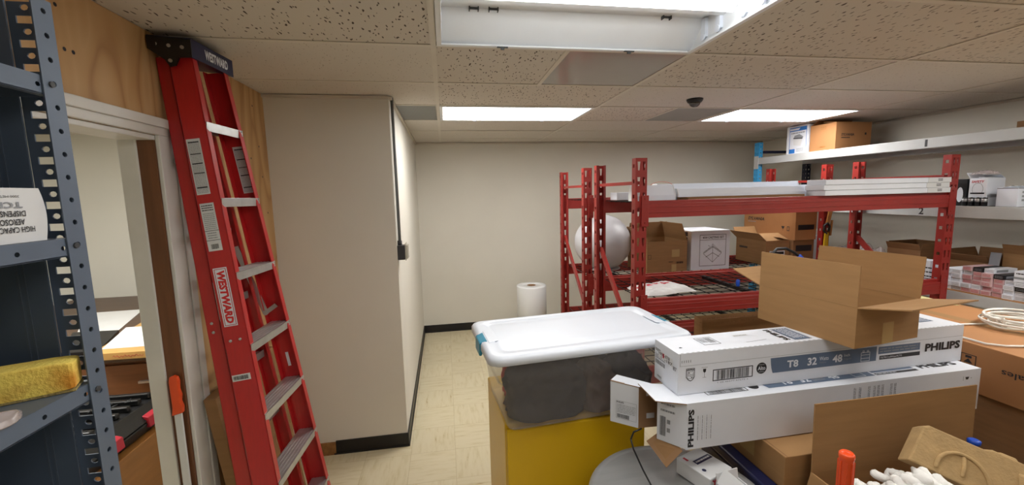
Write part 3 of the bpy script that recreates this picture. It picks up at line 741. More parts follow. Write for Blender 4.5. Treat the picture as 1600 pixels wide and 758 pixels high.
p = MB(); p.tube([(.60, 1.25, .93), (.605, 1.24, .90), (.62, 1.20, .85), (.633, 1.165, .815), (.64, 1.14, .805)], .003, blackp_m, 8)
p.tube([(.60, 1.25, .93), (.61, 1.25, .955), (.64, 1.25, .965)], .003, blackp_m, 8)
tag(p.build('cable'), 'short black cable dangling onto the round drum lid', 'cable')

# yellow cabinet
CA = .053
t = thing('safety_cabinet', 'yellow steel cabinet under the clear tote', 'cabinet', corner_loc(.196, 1.478, 0, CA, .595, .455), CA)
a, b = .2975, .2275
p = MB(); p.box((-a, -b+.02, .05), (a, b, .89), yellow_m); p.build('body', t, bevel=.008)
p = MB(); p.box((-a+.003, -b, .07), (a-.003, -b+.019, .87), yellow_m); d = p.build('door', t, bevel=.006)
p = MB(); p.box((a-.08, -b-.012, .42), (a-.03, -b-.001, .54), tubegrey_m); p.build('handle', d, bevel=.004)
p = MB(); p.box((-a+.02, -b+.03, 0), (a-.02, b-.01, .05), tubegrey_m); p.build('plinth', t)

# clear tote with a white lid, clothing inside
TA = R(5.2)
TL, TW, TZ0, TZ1 = .851, .46, .892, 1.205
cx, cy = .5355, 1.652
t = thing('storage_tote', 'clear plastic tote of dark clothing with a white lid and teal latches', 'tote', (cx, cy, TZ0), TA)
def rrect(hx, hy, r, z, n=6):
    pts = []
    for (sx, sy, a0) in ((1, -1, 270), (1, 1, 0), (-1, 1, 90), (-1, -1, 180)):
        for k in range(n+1):
            g = R(a0+90*k/n); pts.append(Vector((sx*(hx-r)+r*math.cos(g), sy*(hy-r)+r*math.sin(g), z)))
    return pts
def loft(mb, loops, m, cap0=True, cap1=True, smooth=True):
    n = len(loops[0]); k0 = len(mb.v); i = mb.mi(m)
    for l in loops: mb.v += l
    for q in range(len(loops)-1):
        for j in range(n): mb.f.append([k0+q*n+j, k0+q*n+(j+1) % n, k0+(q+1)*n+(j+1) % n, k0+(q+1)*n+j]); mb.m.append(i); mb.smooth.append(smooth)
    if cap0: mb.f.append([k0+j for j in range(n)][::-1]); mb.m.append(i); mb.smooth.append(False)
    if cap1: mb.f.append([k0+(len(loops)-1)*n+j for j in range(n)]); mb.m.append(i); mb.smooth.append(False)
hb = TZ1-TZ0
p = MB(); off = Vector((.015, 0, 0))
lo = [rrect(.345, .175, .03, .0), rrect(.35, .18, .035, .008), rrect(.372, .2, .04, hb*.6), rrect(.385, .205, .04, hb*.62), rrect(.398, .212, .04, hb-.03)]
loft(p, lo, tote_m, cap1=False)
bo = p.build('bin_body', t); md = bo.modifiers.new('solid', 'SOLIDIFY'); md.thickness = .0025; md.offset = 1
p = MB()
loft(p, [rrect(.412, .222, .045, hb-.038), rrect(.4255, .23, .05, hb-.034), rrect(.4255, .23, .05, hb-.012), rrect(.420, .2245, .05, hb-.003), rrect(.408, .213, .05, hb), rrect(.372, .182, .04, hb), rrect(.366, .176, .04, hb-.006), rrect(.35, .16, .03, hb-.004), rrect(.30, .12, .03, hb-.001)], white2_m, cap0=True)
p.build('lid', t)
for s in (-1, 1):
    p = MB(); x = s*.4262
    lp = [(-.05, .0), (.05, .0)]
    p.hexa([(x-s*.003, -.05, hb-.06), (x+s*.006, -.045, hb-.06), (x+s*.006, .045, hb-.06), (x-s*.003, .05, hb-.06)][::s], [(x-s*.028, -.055, hb+.0035), (x+s*.004, -.05, hb-.006), (x+s*.004, .05, hb-.006), (x-s*.028, .055, hb+.0035)][::s], teal_m)
    p.build('latch', t, bevel=.005)
    p = MB(); p.hexa([(x-s*.03, -.07, hb-.004), (x-s*.03, .07, hb-.004), (x-s*.068, .05, hb-.004), (x-s*.068, -.05, hb-.004)][::-s], [(x-s*.03, -.075, hb+.0022), (x-s*.03, .075, hb+.0022), (x-s*.072, .055, hb+.0012), (x-s*.072, -.055, hb+.0012)][::-s], white2_m); p.build('latch_recess', t, bevel=.002)
from mathutils import noise as mn
def lump(name, label, cx, cy, cz, rx, ry, rz_, m, seed, cat='clothing'):
    bm = bmesh.new(); bmesh.ops.create_icosphere(bm, subdivisions=5, radius=1)
    off = Vector((seed*3.1, seed*1.7, seed*.9))
    for v in bm.verts:
        c = v.co.copy(); q = Vector((max(-1, min(1, c.x*1.3)), max(-1, min(1, c.y*1.35)), max(-.45, c.z)))
        a = 1-2*abs(mn.noise(c*1.5+off)); d = 1-2*abs(mn.noise(c*3.4+off*2))
        f = 1-.16*(1-a)-.07*(1-d)
        v.co = Vector((q.x*rx*f, q.y*ry*f, q.z*rz_*(f if q.z > 0 else 1)))
    me = bpy.data.meshes.new(name); bm.to_mesh(me); bm.free(); me.materials.append(m)
    me.polygons.foreach_set('use_smooth', [True]*len(me.polygons))
    o = bpy.data.objects.new(name, me); COL.objects.link(o); o.rotation_euler.z = TA
    o.location = Vector((.5355, 1.652, TZ0+.006)) + Matrix.Rotation(TA, 3, 'Z') @ Vector((cx, cy, cz+.45*rz_+.006))
    return tag(o, label, cat)
lump('folded_garment', 'dark bundled clothing at the left in the clear tote', -.175, -.07, 0, .16, .108, .155, cloth_m, 3)
lump('folded_garment', 'brown and grey bundled clothing in the middle of the clear tote', .045, -.08, 0, .085, .098, .13, clothb_m, 5)
lump('folded_garment', 'dark clothing at the right in the clear tote', .20, -.075, 0, .085, .10, .15, cloth_m, 9)
lump('folded_garment', 'red cloth showing behind the dark clothing in the clear tote', -.22, .09, .0, .09, .055, .178, clothr_m, 12)
lump('folded_garment', 'dark cloth roll lying along the back of the clear tote', .05, .095, 0, .15, .055, .11, cloth_m, 15)
p = MB(); p.prism([(-.0, 0, 0), (.12, 0, 0), (.0, 0, .12)], (0, .003, 0), pale_m)
o = p.build('manila_card'); o.location = (.66, 1.805, 1.03); o.rotation_euler = (0, 0, TA); tag(o, 'yellow card corner standing inside the clear tote', 'card')

# big cartons at the right
def seales(p, a, b, h):
    o, u, v = (-a, b, 0), -Y, Z   # left side seen from the left
    p.frame(o, u, v, (.662, .105, .712, .148), .003, black_m, .0009); p.poly(o, u, v, [(.672, .112), (.702, .112), (.687, .13)], black_m); p.rect(o, u, v, (.677, .132, .697, .142), black_m)
    p.text('Seales', (-a, -.208, .127), Y, -Z, (0, 0, .10, .024), black_m, bold=.01)
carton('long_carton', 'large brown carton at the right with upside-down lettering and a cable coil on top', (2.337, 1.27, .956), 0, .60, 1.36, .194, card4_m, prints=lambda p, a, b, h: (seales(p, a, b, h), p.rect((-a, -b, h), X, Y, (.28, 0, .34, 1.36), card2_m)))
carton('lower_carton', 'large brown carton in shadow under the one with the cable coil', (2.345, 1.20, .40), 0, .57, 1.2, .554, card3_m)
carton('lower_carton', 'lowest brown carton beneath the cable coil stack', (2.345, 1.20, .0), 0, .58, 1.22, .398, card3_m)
tag(MB().prism([(2.603, 1.676, 1.1515), (2.634, 1.888, 1.1515), (2.40, 1.94, 1.1515), (2.36, 1.81, 1.1515)], (0, 0, .002), pale_m).build('paper_sheet'), 'pale yellow sheet at the back of the large brown carton', 'paper')
# coiled cable
pts = []; rng = random.Random(4)
for k in range(9*28):
    g = 2*math.pi*k/28; lap = k/28
    pts.append((2.45+(.125+.018*math.sin(lap*2.1))*math.cos(g)+.016*math.sin(lap*3), 1.355+(.095+.014*math.cos(lap*1.7))*math.sin(g)+.012*math.cos(lap*2.3), 1.157+.005*lap+.010*abs(math.sin(g*.5+lap))))
lead = [(1.99, 1.44, 1.162), (2.10, 1.45, 1.157), (2.258, 1.43, 1.156), (2.38, 1.41, 1.157), (2.44, 1.40, 1.157)]
tail = [(2.46, 1.26, 1.19), (2.40, 1.215, 1.165), (2.30, 1.19, 1.1565), (2.158, 1.18, 1.1565), (2.10, 1.195, 1.1565), (2.06, 1.23, 1.1565), (2.062, 1.29, 1.1565), (2.05, 1.38, 1.158), (2.0, 1.42, 1.16)]
p = MB(); p.tube(lead+pts+tail, .0042, cable_m, 8)
t = thing('cable_coil', 'coil of white cable lying on the large brown carton', 'cable', (2.45, 1.355, 1.151))
o = p.build('cable', t); o.location = -t.location
p = MB(); p.tube([(2.325, 1.33, 1.150+.012), (2.32, 1.34, 1.205), (2.325, 1.36, 1.20), (2.325, 1.35, 1.163)], .006, cable_m, 8); o = p.build('tie', t); o.location = -t.location

# front open carton with foam peanuts, pulp tray
FB = (1.10, .52, 1.72, 1.035)
carton('packing_carton', 'open brown carton in front of the tube cartons holding foam peanuts and a pulp tray', ((FB[0]+FB[2])/2, (FB[1]+FB[3])/2, .45), 0, FB[2]-FB[0], FB[3]-FB[1], .44, card2_m,
       flaps={'back': (1, .225), 'left': (165, .24), 'right': (140, .24), 'front': (170, .22)})
carton('base_carton', 'closed brown carton carrying the open one with the foam peanuts', ((FB[0]+FB[2])/2, (FB[1]+FB[3])/2, 0), 0, .60, .5, .449, card3_m)
pn = MB(); rng = random.Random(2)
pn.tube([(-.022, .004, 0), (-.018, .002, 0), (-.008, -.002, 0), (.008, -.002, 0), (.018, .002, 0), (.022, .004, 0)], [.004, .011, .0125, .0125, .011, .004], foam_m, 10)
me_p = None
def heap(x, y): return .885+.105*math.exp(-((x-1.26)**2/.014+(y-.84)**2/.012))
for k in range(110):
    x, y = rng.uniform(1.125, 1.52), rng.uniform(.70, .985)
    if k < 60: x, y = rng.gauss(1.26, .05), rng.gauss(.84, .04)
    x, y = max(1.13, min(1.55, x)), max(.66, min(.98, y))
    if k == 63: x, y = 1.20, .72
    if me_p is None: o = pn.build('foam_peanut'); me_p = o
    else: o = me_p.copy(); COL.objects.link(o)
    o.location = (x, y, heap(x, y)-rng.uniform(.0, .03)); o.rotation_euler = (rng.uniform(0, 3), rng.uniform(-.6, .6), rng.uniform(0, 6))
    tag(o, 'white foam packing peanut heaped in the open carton', 'packing peanut', 'foam peanuts in the open carton')
t = thing('pulp_tray', 'moulded brown pulp packing tray leaning in the open carton', 'packing', (1.42, .80, .95))
p = MB()
A, U_ = Vector((1.279, .90, 1.000)), Vector((.203, -.11, -.068)).normalized()
V_ = Vector((.073, .03, .076)); V_ = (V_-U_*V_.dot(U_)).normalized()
N_ = U_.cross(V_).normalized()
Q = lambda u, v, n=0: A+U_*u+V_*v+N_*n
prof = [(0, 0), (.38, -.04), (.40, .092), (.33, .106), (.31, .098), (.20, .112), (.18, .105), (.05, .118), (.035, .108)]
p.prism([Q(u, v) for u, v in prof], -N_*.05, pulp_m)
pts = [Q(.125+.062*math.cos(g), .005+.062*math.sin(g), .002) for g in [R(k*10) for k in range(0, 19)]]
p.tube(pts, .005, pulp_m, 8)
p.tube([Q(.125, .005, .001), Q(.13, .035, .001), Q(.13, .064, .001)], .005, pulp_m, 8)
for u in (.07, .22, .34): p.hexa([Q(u, .1, -.05), Q(u+.05, .098, -.05), Q(u+.05, .098, -.01), Q(u, .1, -.01)], [Q(u+.006, .118, -.045), Q(u+.044, .116, -.045), Q(u+.044, .116, -.015), Q(u+.006, .118, -.015)], pulp_m)
p.hexa([Q(.25, .0, 0), Q(.36, -.005, 0), Q(.36, .07, 0), Q(.25, .075, 0)], [Q(.265, .012, .02), Q(.345, .008, .02), Q(.345, .055, .02), Q(.265, .06, .02)], pulp_m)
o = p.build('tray', t, bevel=.005); o.location = -t.location
p = MB(); p.lathe([(.012, 0), (.016, .004), (.016, .014), (.011, .017)], bluec_m, 20); o = p.build('bottle_cap'); o.location = (1.615, .965, .962); tag(o, 'blue round cap peeking out behind the pulp tray', 'cap')
# orange handle
t = thing('orange_handled_tool', 'upright orange ribbed handle in front of the open carton', 'tool', (1.022, .86, -.0))
p = MB(); p.lathe([(.013, .0), (.013, .80)], steel_m, 16); p.build('shaft', t)
p = MB(); p.lathe([(.014, .80), (.016, .81), (.0165, 1.065), (.0178, 1.07), (.0178, 1.078), (.014, 1.083), (.010, 1.077)], orange_m, 24)
for k in range(8): g = k*math.pi/4; p.beam((.016*math.cos(g), .016*math.sin(g), .82), (.016*math.cos(g), .016*math.sin(g), 1.06), .004, .004, orange_m, up=X)
p.build('grip', t)
p = MB(); p.lathe([(.072, 0), (.072, .012), (.03, .03), (.014, .05)], steel_m, 24); p.build('foot', t)

# white roll standing by the back wall
t = thing('wrap_roll', 'white roll with a dark core standing on end beyond the tote', 'roll', (.945, 4.55, 0))
prof = [(.05, .70), (.05, .722), (.165, .728), (.17, .722), (.17, .0)]
p = MB(); p.lathe([(.17, 0), (.17, .722), (.166, .728), (.05, .728), (.05, .60)], roll_m, 48); p.build('film', t)
p = MB(); p.lathe([(.0495, .60), (.0495, .729), (.043, .729), (.043, .61)], card3_m, 32); p.build('core', t)

# ---------------------------------------------------------------- red step ladder leaning on the plywood
Nb, Un = Vector((-.685, 1.727, -.022)), Vector((-.11, .053, .992)).normalized()
Fb, Uf = Vector((-.657, 2.243, -.022)), Vector((-.109, -.078, .991)).normalized()
Bk = Vector((-.992, 0, -.11))
t = thing('step_ladder', 'tall red fibreglass step ladder leaning folded against the plywood wall', 'ladder', (-.75, 2.0, 0))
k0 = set(bpy.data.objects)
S0 = .03
def channel(o, u, w, d0, d1, s0, s1, fl, name, d1top=None, prints=None, d0top=None):
    """C rail: web on the outside (w points inwards), from depth d0 to d1 behind the front edge"""
    p = MB(); th = .0045
    dt = d1 if d1top is None else d1top; q0 = d0 if d0top is None else d0top
    def at(s, d, k): return o+u*s+Bk*d+w*k
    for (a0, a1, k0_, k1_) in ((0, 1, 0, th), (0, 0, 0, fl), (1, 1, 0, fl)):
        e0 = (d0, d1); e1 = (q0, dt)
        def dd(e, f, side): return e[f]+(0 if side == 0 else 0)
        if a0 != a1: A0, A1, B0, B1 = e0[0], e0[1], e1[0], e1[1]
        elif a0 == 0: A0, A1, B0, B1 = e0[0], e0[0]+th, e1[0], e1[0]+th
        else: A0, A1, B0, B1 = e0[1]-th, e0[1], e1[1]-th, e1[1]
        p.hexa([at(s0, A0, k0_), at(s0, A1, k0_), at(s0, A1, k1_), at(s0, A0, k1_)], [at(s1, B0, k0_), at(s1, B1, k0_), at(s1, B1, k1_), at(s1, B0, k1_)], ladder_red)
    if prints: prints(p)
    return p.build(name, t, bevel=.0015)
def sticker(q, s0, s1, d0, d1, side, m=label_m, name='label', kind='text', seed=1):
    """label on a rail web; side = near (outer face) or far (inner face)"""
    o, u = (Nb, Un) if side == 'near' else (Fb, Uf)
    n = u.cross(Bk); n = n.normalized() * (1 if n.y < 0 else -1)
    base = o + n*(.0008 if side == 'near' else .0055)
    U, V = -Bk, u                    # seen from -Y: right is -Bk (towards the front edge)
    p = MB(); O = base+Bk*d1+u*s0; Wd, Hg = d1-d0, s1-s0
    p.add([O, O+U*Wd, O+U*Wd+V*Hg, O+V*Hg], [(0,1,2,3)], m)
    if kind == 'text':
        p.lines(O, U, V, (.004, .005, Wd-.004, Hg-.008), int(Hg/.0058), greyp_m, .0006, .42, seed)
        for f in (.12, .38, .55, .72, .93): p.rect(O, U, V, (.006, Hg*f, Wd-.006, Hg*f+.0035), black_m, .0009)
    if kind == 'data':
        p.lines(O, U, V, (.005, Hg*.45, Wd-.005, Hg*.8), 9, greyp_m, .0006, .35, seed); p.lines(O, U, V, (.005, Hg*.83, Wd-.005, Hg*.97), 3, black_m, .0006, .4, seed)
        p.rect(O, U, V, (0, Hg*.42, Wd, Hg*.43), black_m, .0007); p.rect(O, U, V, (0, Hg*.22, Wd, Hg*.23), black_m, .0007); p.lines(O, U, V, (.008, Hg*.25, Wd-.01, Hg*.4), 3, greyp_m, .0006, .4, seed)
        p.barcode(O, U, V, (.012, .008, Wd-.012, .028), black_m, .0007, 4)
    if kind == 'brand':
        p.rect(O, U, V, (.004, .004, Wd-.004, Hg-.004), redp_m, .0004); p.rect(O, U, V, (.0065, .0065, Wd-.0065, Hg-.0065), m, .0006)
        p.text('WESTWARD', O+V*(Hg-.012)+U*.011, -V, U, (0, 0, Hg-.024, Wd-.021), mat('brand_red', 'd0282c', .5, var=0), .0009, shear=.12, bold=.055)
    if kind == 'bar': p.barcode(O, U, V, (.006, .005, Wd-.008, Hg-.005), black_m, .0007, 9)
    return p.build(name, t)
channel(Nb, Un, Y, 0, .102, S0, 2.385, .034, 'front_rail', d1top=.083)
channel(Fb, Uf, -Y, 0, .102, S0, 2.385, .034, 'front_rail', d1top=.083)
channel(Nb+Y*.026, Un, Y, .120, .185, S0, 2.40, .03, 'rear_rail', d1top=.142, d0top=.098)
channel(Fb-Y*.026, Uf, -Y, .120, .185, S0, 2.40, .03, 'rear_rail', d1top=.142, d0top=.098)
for k in range(1, 8):
    a, b = Nb+Un*k*.3048, Fb+Uf*k*.3048; d = (b-a).normalized(); a = a+d*.004; b = b-d*.004
    back = (Vector((-1, 0, -.03))).normalized(); dn = Vector((-.06, 0, -1)).normalized()
    p = MB(); f = back*.003+Vector((.006, 0, 0))
    def bar(d0, d1, h0, h1, m_=alu_m):
        q = lambda e, dd, hh: e+back*dd+dn*hh+Vector((.004, 0, 0))
        p.hexa([q(a, d0, h1), q(b, d0, h1), q(b, d1, h1), q(a, d1, h1)], [q(a, d0, h0), q(b, d0, h0), q(b, d1, h0), q(a, d1, h0)], m_)
    bar(0, .0025, 0, .036); bar(0, .088, 0, .0025); bar(.0855, .088, 0, .025)
    for g in range(5): bar(.012+.016*g, .016+.016*g, -.0012, 0)
    p.build('step', t, bevel=.0008)
    for e, s in ((Nb+Un*k*.3048, -1), (Fb+Uf*k*.3048, 1)):
        for dz in (-.006, -.022): c = e+Vector((.0005, -s*.012, dz)); MB().tube([c, c+Vector((.004, 0, 0))], .0045, steel_m, 8).build('rivet', t)
for k in range(0, 7):    # slim rear braces between the back rails
    a, b = Nb+Un*(k*.3048+.17)+Bk*.150+Y*.045, Fb+Uf*(k*.3048+.17)+Bk*.150-Y*.045
    p = MB(); p.beam(a, b, .03, .022, alu_m); p.beam(a+Vector((.016, 0, .0)), b+Vector((.016, 0, 0)), .004, .034, alu_m); p.build('rear_brace', t)
sticker(0, 1.851, 2.071, .031, .081, 'near', seed=1); sticker(0, 1.623, 1.816, .028, .08, 'near', kind='data', seed=2)
sticker(0, 1.310, 1.553, .0285, .0805, 'near', m=white_m, kind='brand'); sticker(0, 1.078, 1.105, .02, .091, 'near', kind='bar')
sticker(0, 1.858, 2.068, .008, .056, 'far', seed=5); sticker(0, .978, 1.053, .042, .056, 'far', m=white_m, kind='bar')
for o_, s_, d_, n in ((Nb, 1.249, .069, -1), (Nb, 1.251, .032, -1), (Nb+Y*.026, 1.328, .139, -1), (Nb+Y*.026, 1.29, .139, -1)):
    c = o_+Un*s_+Bk*d_; r = MB().lathe([(.0065, -.002), (.006, .002), (.003, .0042)], steel_m, 10); r.v = [c+Vector((v.x, -v.z, v.y)) for v in r.v]; r.build('rivet', t)
# spreader bars on the far side
p = MB(); q = lambda s, d: Fb+Uf*s+Bk*d-Y*.03
p.beam(q(1.62, .14), q(1.28, .085), .004, .026, steel_m, up=X); p.beam(q(1.28, .085), q(1.31, .03), .004, .02, steel_m, up=X); p.tube([q(1.28, .085)-Y*.006, q(1.28, .085)+Y*.004], .012, steel_m, 10); p.build('spreader', t)
p = MB(); q = lambda s, d: Nb+Un*s+Bk*d+Y*.03
p.beam(q(1.62, .14), q(1.28, .085), .004, .026, steel_m, up=X); p.beam(q(1.28, .085), q(1.31, .03), .004, .02, steel_m, up=X); p.build('spreader', t)
# top cap
A, B_ = Vector((-.937, 1.838, 2.335)), Vector((-.905, 2.083, 2.328))
A2, B2 = Vector((-1.084, 1.832, 2.362)), Vector((-1.084, 2.09, 2.36))
p = MB(); up = Vector((.0, 0, .07))
p.hexa([A, B_, B2, A2], [A+up, B_+up, B2+up*.72, A2+up*.72], navy_m)
e = (B_-A).normalized(); p.text('WESTWARD', A+Vector((.0006, 0, 0))+e*.0, e, up, (.07, .016, .21, .054), white_m, .0012, bold=.045)
p.build('top_cap', t, bevel=.008)
p = MB(); p.prism([A+Vector((.0, -.004, .065)), A+Vector((-.0, -.004, .0)), A+Vector((-.045, -.004, -.002)), A+Vector((-.06, -.004, -.032)), A+Vector((-.08, -.004, -.036)), A+Vector((-.095, -.004, -.012)), A+Vector((-.12, -.004, .006)), A2+Vector((.0, -.003, .0)), A2+Vector((0, -.003, .048))], (0, .008, 0), blackp_m); p.build('cap_bracket', t)
for dx, dz in ((-.03, .035), (-.075, .04), (-.075, -.015), (-.12, .045)):
    c = A+Vector((dx, -.004, dz)); MB().tube([c, c+Vector((0, -.004, 0))], .0068, steel_m, 10).build('rivet', t)
for (o_, u_, w_) in ((Nb, Un, Y), (Fb, Uf, -Y)):   # feet
    p = MB(); c = o_+u_*.0; p.hexa([c+Vector((.006, 0, .022))-w_*.004, c+Vector((-.11, 0, .022))-w_*.004, c+Vector((-.11, 0, .022))+w_*.04, c+Vector((.006, 0, .022))+w_*.04], [c+Vector((.004, 0, .075))-w_*.004, c+Vector((-.115, 0, .075))-w_*.004, c+Vector((-.115, 0, .075))+w_*.04, c+Vector((.004, 0, .075))+w_*.04], blackp_m); p.build('foot', t)
for o in set(bpy.data.objects)-k0: o.location = o.location-t.location

# flat carton leaning on the plywood behind the ladder
t = thing('flat_carton', 'brown flat carton leaning on the plywood wall behind the red ladder', 'box', (-1.03, 2.2, 0))
p = MB(); h_ = .93; x0_, x1_ = -.93, -1.065
p.hexa([(x0_+.0, 1.92, 0), (x0_, 2.56, 0), (x0_-.05, 2.56, .0), (x0_-.05, 1.92, .0)], [(x1_+.05, 1.875, h_), (x1_+.05, 2.49, h_+.01), (x1_, 2.49, h_+.012), (x1_, 1.875, h_)], card_m)
U_, V_ = Y.copy(), Vector((x1_+.05-x0_, -.045, h_)).normalized()
O_ = Vector((x0_, 1.92, 0))
p.rect(O_, U_, V_, (.05, .84, .12, .90), greyp_m, .001); p.text('96 B_N', O_, U_, V_, (.05, .68, .12, .705), black_m, .001); p.lines(O_, U_, V_, (.05, .56, .11, .60), 2, greyp_m, .001); p.rect(O_, U_, V_, (.02, .40, .09, .48), black_m, .001)
p.disc(O_, U_, V_, .055, .44, .018, white_m, .0014)
o = p.build('carton', t, bevel=.003); o.location = -t.location

# ---------------------------------------------------------------- grey blue shelf unit at the left
SX, SY = -.63, .835
t = thing('shelf_unit', 'grey blue slotted steel shelf unit at the left edge', 'shelf', (-.86, .36, 0))
k0 = set(bpy.data.objects)
def angle_post(y, s, rear=False):
    p = MB(); n = 55; pt = .0381; x = SX if not rear else -1.075; sx = -1 if not rear else 1
    hole = circ8(.5, .5, .10, .09); 
    perf(p, (x, y, .02), -Y*s, Z, .036, n, pt, [circ8(.45, .5, .13, .12)], blue_shelf)
    slot = quad8((.12, .36), (.78, .36), (.78, .66), (.12, .66))
    rnd = circ8(.45, .02+.5, .16, .13)
    for k in range(n):
        z = .02+k*pt
        # alternate slot and round hole each half pitch
        o = Vector((x, y, z)); u = X*sx
        perf(p, o, u, Z, .062, 1, pt*.56, [quad8((.40, .2), (.82, .2), (.82, .78), (.40, .78))], dark_shelf)  # side flange darker than the front one: its shade is put into the colour
        perf(p, o+Z*pt*.56, u, Z, .062, 1, pt*.44, [circ8(.60, .5, .10, .31)], dark_shelf)
    o = p.build('post', t); md = o.modifiers.new('solid', 'SOLIDIFY'); md.thickness = .0022; md.offset = 0
    return o
angle_post(SY, 1); angle_post(SY, 1, True); angle_post(-.08, -1); angle_post(-.08, -1, True)
p = MB(); p.box((-1.07, SY-.012, .05), (SX-.056, SY-.009, 2.13), dark_shelf)
for x in (-.72, -.73): p.box((x-.0015, SY-.0135, .05), (x+.0015, SY-.012, 2.13), blue_shelf)
p.build('side_panel', t)
p = MB(); p.box((-1.07, -.07, .05), (SX-.045, -.067, 2.13), dark_shelf); p.build('side_panel', t)
p = MB(); p.box((-1.078, -.07, .05), (-1.076, SY-.004, 2.13), dark_shelf); p.build('back_panel', t)
def shelf(z1, lip=.030):
    p = MB(); x1 = SX-.003; y0, y1 = -.076, SY-.014
    p.box((-1.07, y0, z1-.0025), (x1, y1, z1), blue_shelf)
    n = 12; pit = (y1-.0-y0)/n
    perf(p, (x1+.001, y0, z1-lip), Y, Z, y1-y0+.01, 1, lip, [circ8(.5, .48, .055, .13) for _ in range(n)], blue_shelf)
    p.box((x1-.014, y0, z1-lip-.0005), (x1+.001, y1, z1-lip+.0015), blue_shelf); p.box((-1.07, y0, z1-lip), (-1.068, y1, z1), blue_shelf)
    for y in (y0, y1-.002): p.box((-1.07, y, z1-lip), (x1-.02, y+.002, z1), blue_shelf)
    o = p.build('shelf_board', t, solid=0)
for z in (1.992, 1.727, 1.470, 1.15, .75, .15): shelf(z)
r = MB()
for z in (1.98, 1.714, 1.455): MB().tube([(SX, SY-.022, z), (SX+.004, SY-.022, z)], .005, tubegrey_m, 8).build('bolt', t)
for o in set(bpy.data.objects)-k0: o.location = -t.location

# spray dispenser carton, upside down, on the second shelf
t = thing('dispenser_box', 'white box with upside-down aerosol dispenser lettering on the second shelf', 'box', (-.672, .632, 1.7275))
p = MB(); prof = []
for k in range(9):
    z = .0835*k/8; prof.append((.148+.008*math.sin(math.pi*(k/8)*.8)-.006*(k/8)**2, z))
poly = [(.03, -.30, 0)]+[(.03, y-.0, z) for y, z in prof]+[(.03, -.30, .0835)]
p.prism(poly, (-.05, 0, 0), label_m)
o, u, v = (.03, 0, 0), -Y, -Z     # lettering turned upside down
for body, y1, z1, wd, h_, bo in (('HIGH CAPACITY', .130, .0245, .066, .0088, .015), ('AEROSOL', .116, .0365, .042, .0092, .015), ('DISPENSER', .119, .0490, .05, .0088, .015), ('TCB5', .116, .0625, .05, .0095, .04), ('3000 METERED SPRAYS', .113, .0725, .07, .0035, 0)):
    p.text(body, (.03, y1, z1), u, v, (0, 0, wd, h_), greyp_m if body == 'TCB5' else black_m, .0012, bold=bo)
p.build('carton', t)
# sponge on the third shelf
t = thing('sponge', 'thick yellow sponge with orange stains on the third shelf', 'sponge', (-.774, .728, 1.4705), R(26))
bm = bmesh.new(); bmesh.ops.create_cube(bm, size=1); bmesh.ops.subdivide_edges(bm, edges=bm.edges, cuts=9, use_grid_fill=True)
rng = random.Random(6)
for v_ in bm.verts:
    x, y, z = v_.co; f = 1-.18*max(0, abs(x)*2-.8)*5*abs(z)
    v_.co = Vector((x*.30, y*.05*(1-.06*abs(z)), .0275+z*.050*f+.0008*math.sin(37*x)))
me = bpy.data.meshes.new('foam'); bm.to_mesh(me); bm.free(); me.materials.append(sponge_m)
o = bpy.data.objects.new('foam', me); COL.objects.link(o); o.parent = t; md = o.modifiers.new('s', 'SUBSURF'); md.levels = md.render_levels = 1
nt, b, L = nodes_of(sponge_m)     # irregular orange stain in the sponge's own material
tc = nt.nodes.new('ShaderNodeTexCoord'); n_ = nt.nodes.new('ShaderNodeTexNoise'); n_.inputs['Scale'].default_value = 9; n_.inputs['Detail'].default_value = 4
L(tc.outputs['Object'], n_.inputs['Vector']); r_ = ramp(nt, [(.54, (0, 0, 0)), (.70, (1, 1, 1))]); L(n_.outputs[0], r_.inputs[0])
mm = nt.nodes.new('ShaderNodeMix'); mm.data_type = 'RGBA'; L(r_.outputs[0], mm.inputs[0]); old = b.inputs['Base Color'].links[0].from_socket
L(old, mm.inputs[6]); mm.inputs[7].default_value = (*lin('c47a1c'), 1); L(mm.outputs[2], b.inputs['Base Color'])
p = MB(); p.box((-.150, -.0245, .0), (.150, .0245, .0035), sponge3_m); o = p.build('scrub_layer', t); o.location = (0, 0, .0005)
def crumple(name, label, cat, loc, sx, sy, sz, m, seed, rz=0, prints=None, sub=34):
    rng = random.Random(seed); bm = bmesh.new(); bmesh.ops.create_grid(bm, x_segments=sub, y_segments=sub, size=.5)
    ph = [(rng.uniform(-16, 16), rng.uniform(-16, 16), rng.uniform(0, 6)) for _ in range(7)]
    for v in bm.verts:
        x, y = v.co.x, v.co.y; e = max(0, 1-(2*max(abs(x), abs(y)))**4)
        z = .45*e+e*sum(abs(math.sin(A*x+B*y+C_)) for A, B, C_ in ph)/7*.55
        v.co = Vector((x*sx+.01*math.sin(9*y+seed), y*sy+.01*math.sin(8*x), max(.002, z*sz)))
    g = bmesh.ops.extrude_face_region(bm, geom=list(bm.faces))
    for v in g['geom']:
        if isinstance(v, bmesh.types.BMVert): v.co.z = min(v.co.z-.0015, .0005)
    bmesh.ops.recalc_face_normals(bm, faces=bm.faces)
    me = bpy.data.meshes.new(name); bm.to_mesh(me); bm.free(); me.materials.append(m); me.polygons.foreach_set('use_smooth', [True]*len(me.polygons))
    o = bpy.data.objects.new(name, me); COL.objects.link(o); o.location = loc; o.rotation_euler.z = rz
    return tag(o, label, cat)
crumple('plastic_bag', 'crumpled clear pinkish plastic bag at the front of the third shelf', 'bag', (-.668, .625, 1.4708), .062, .15, .022, bag_m, 5)

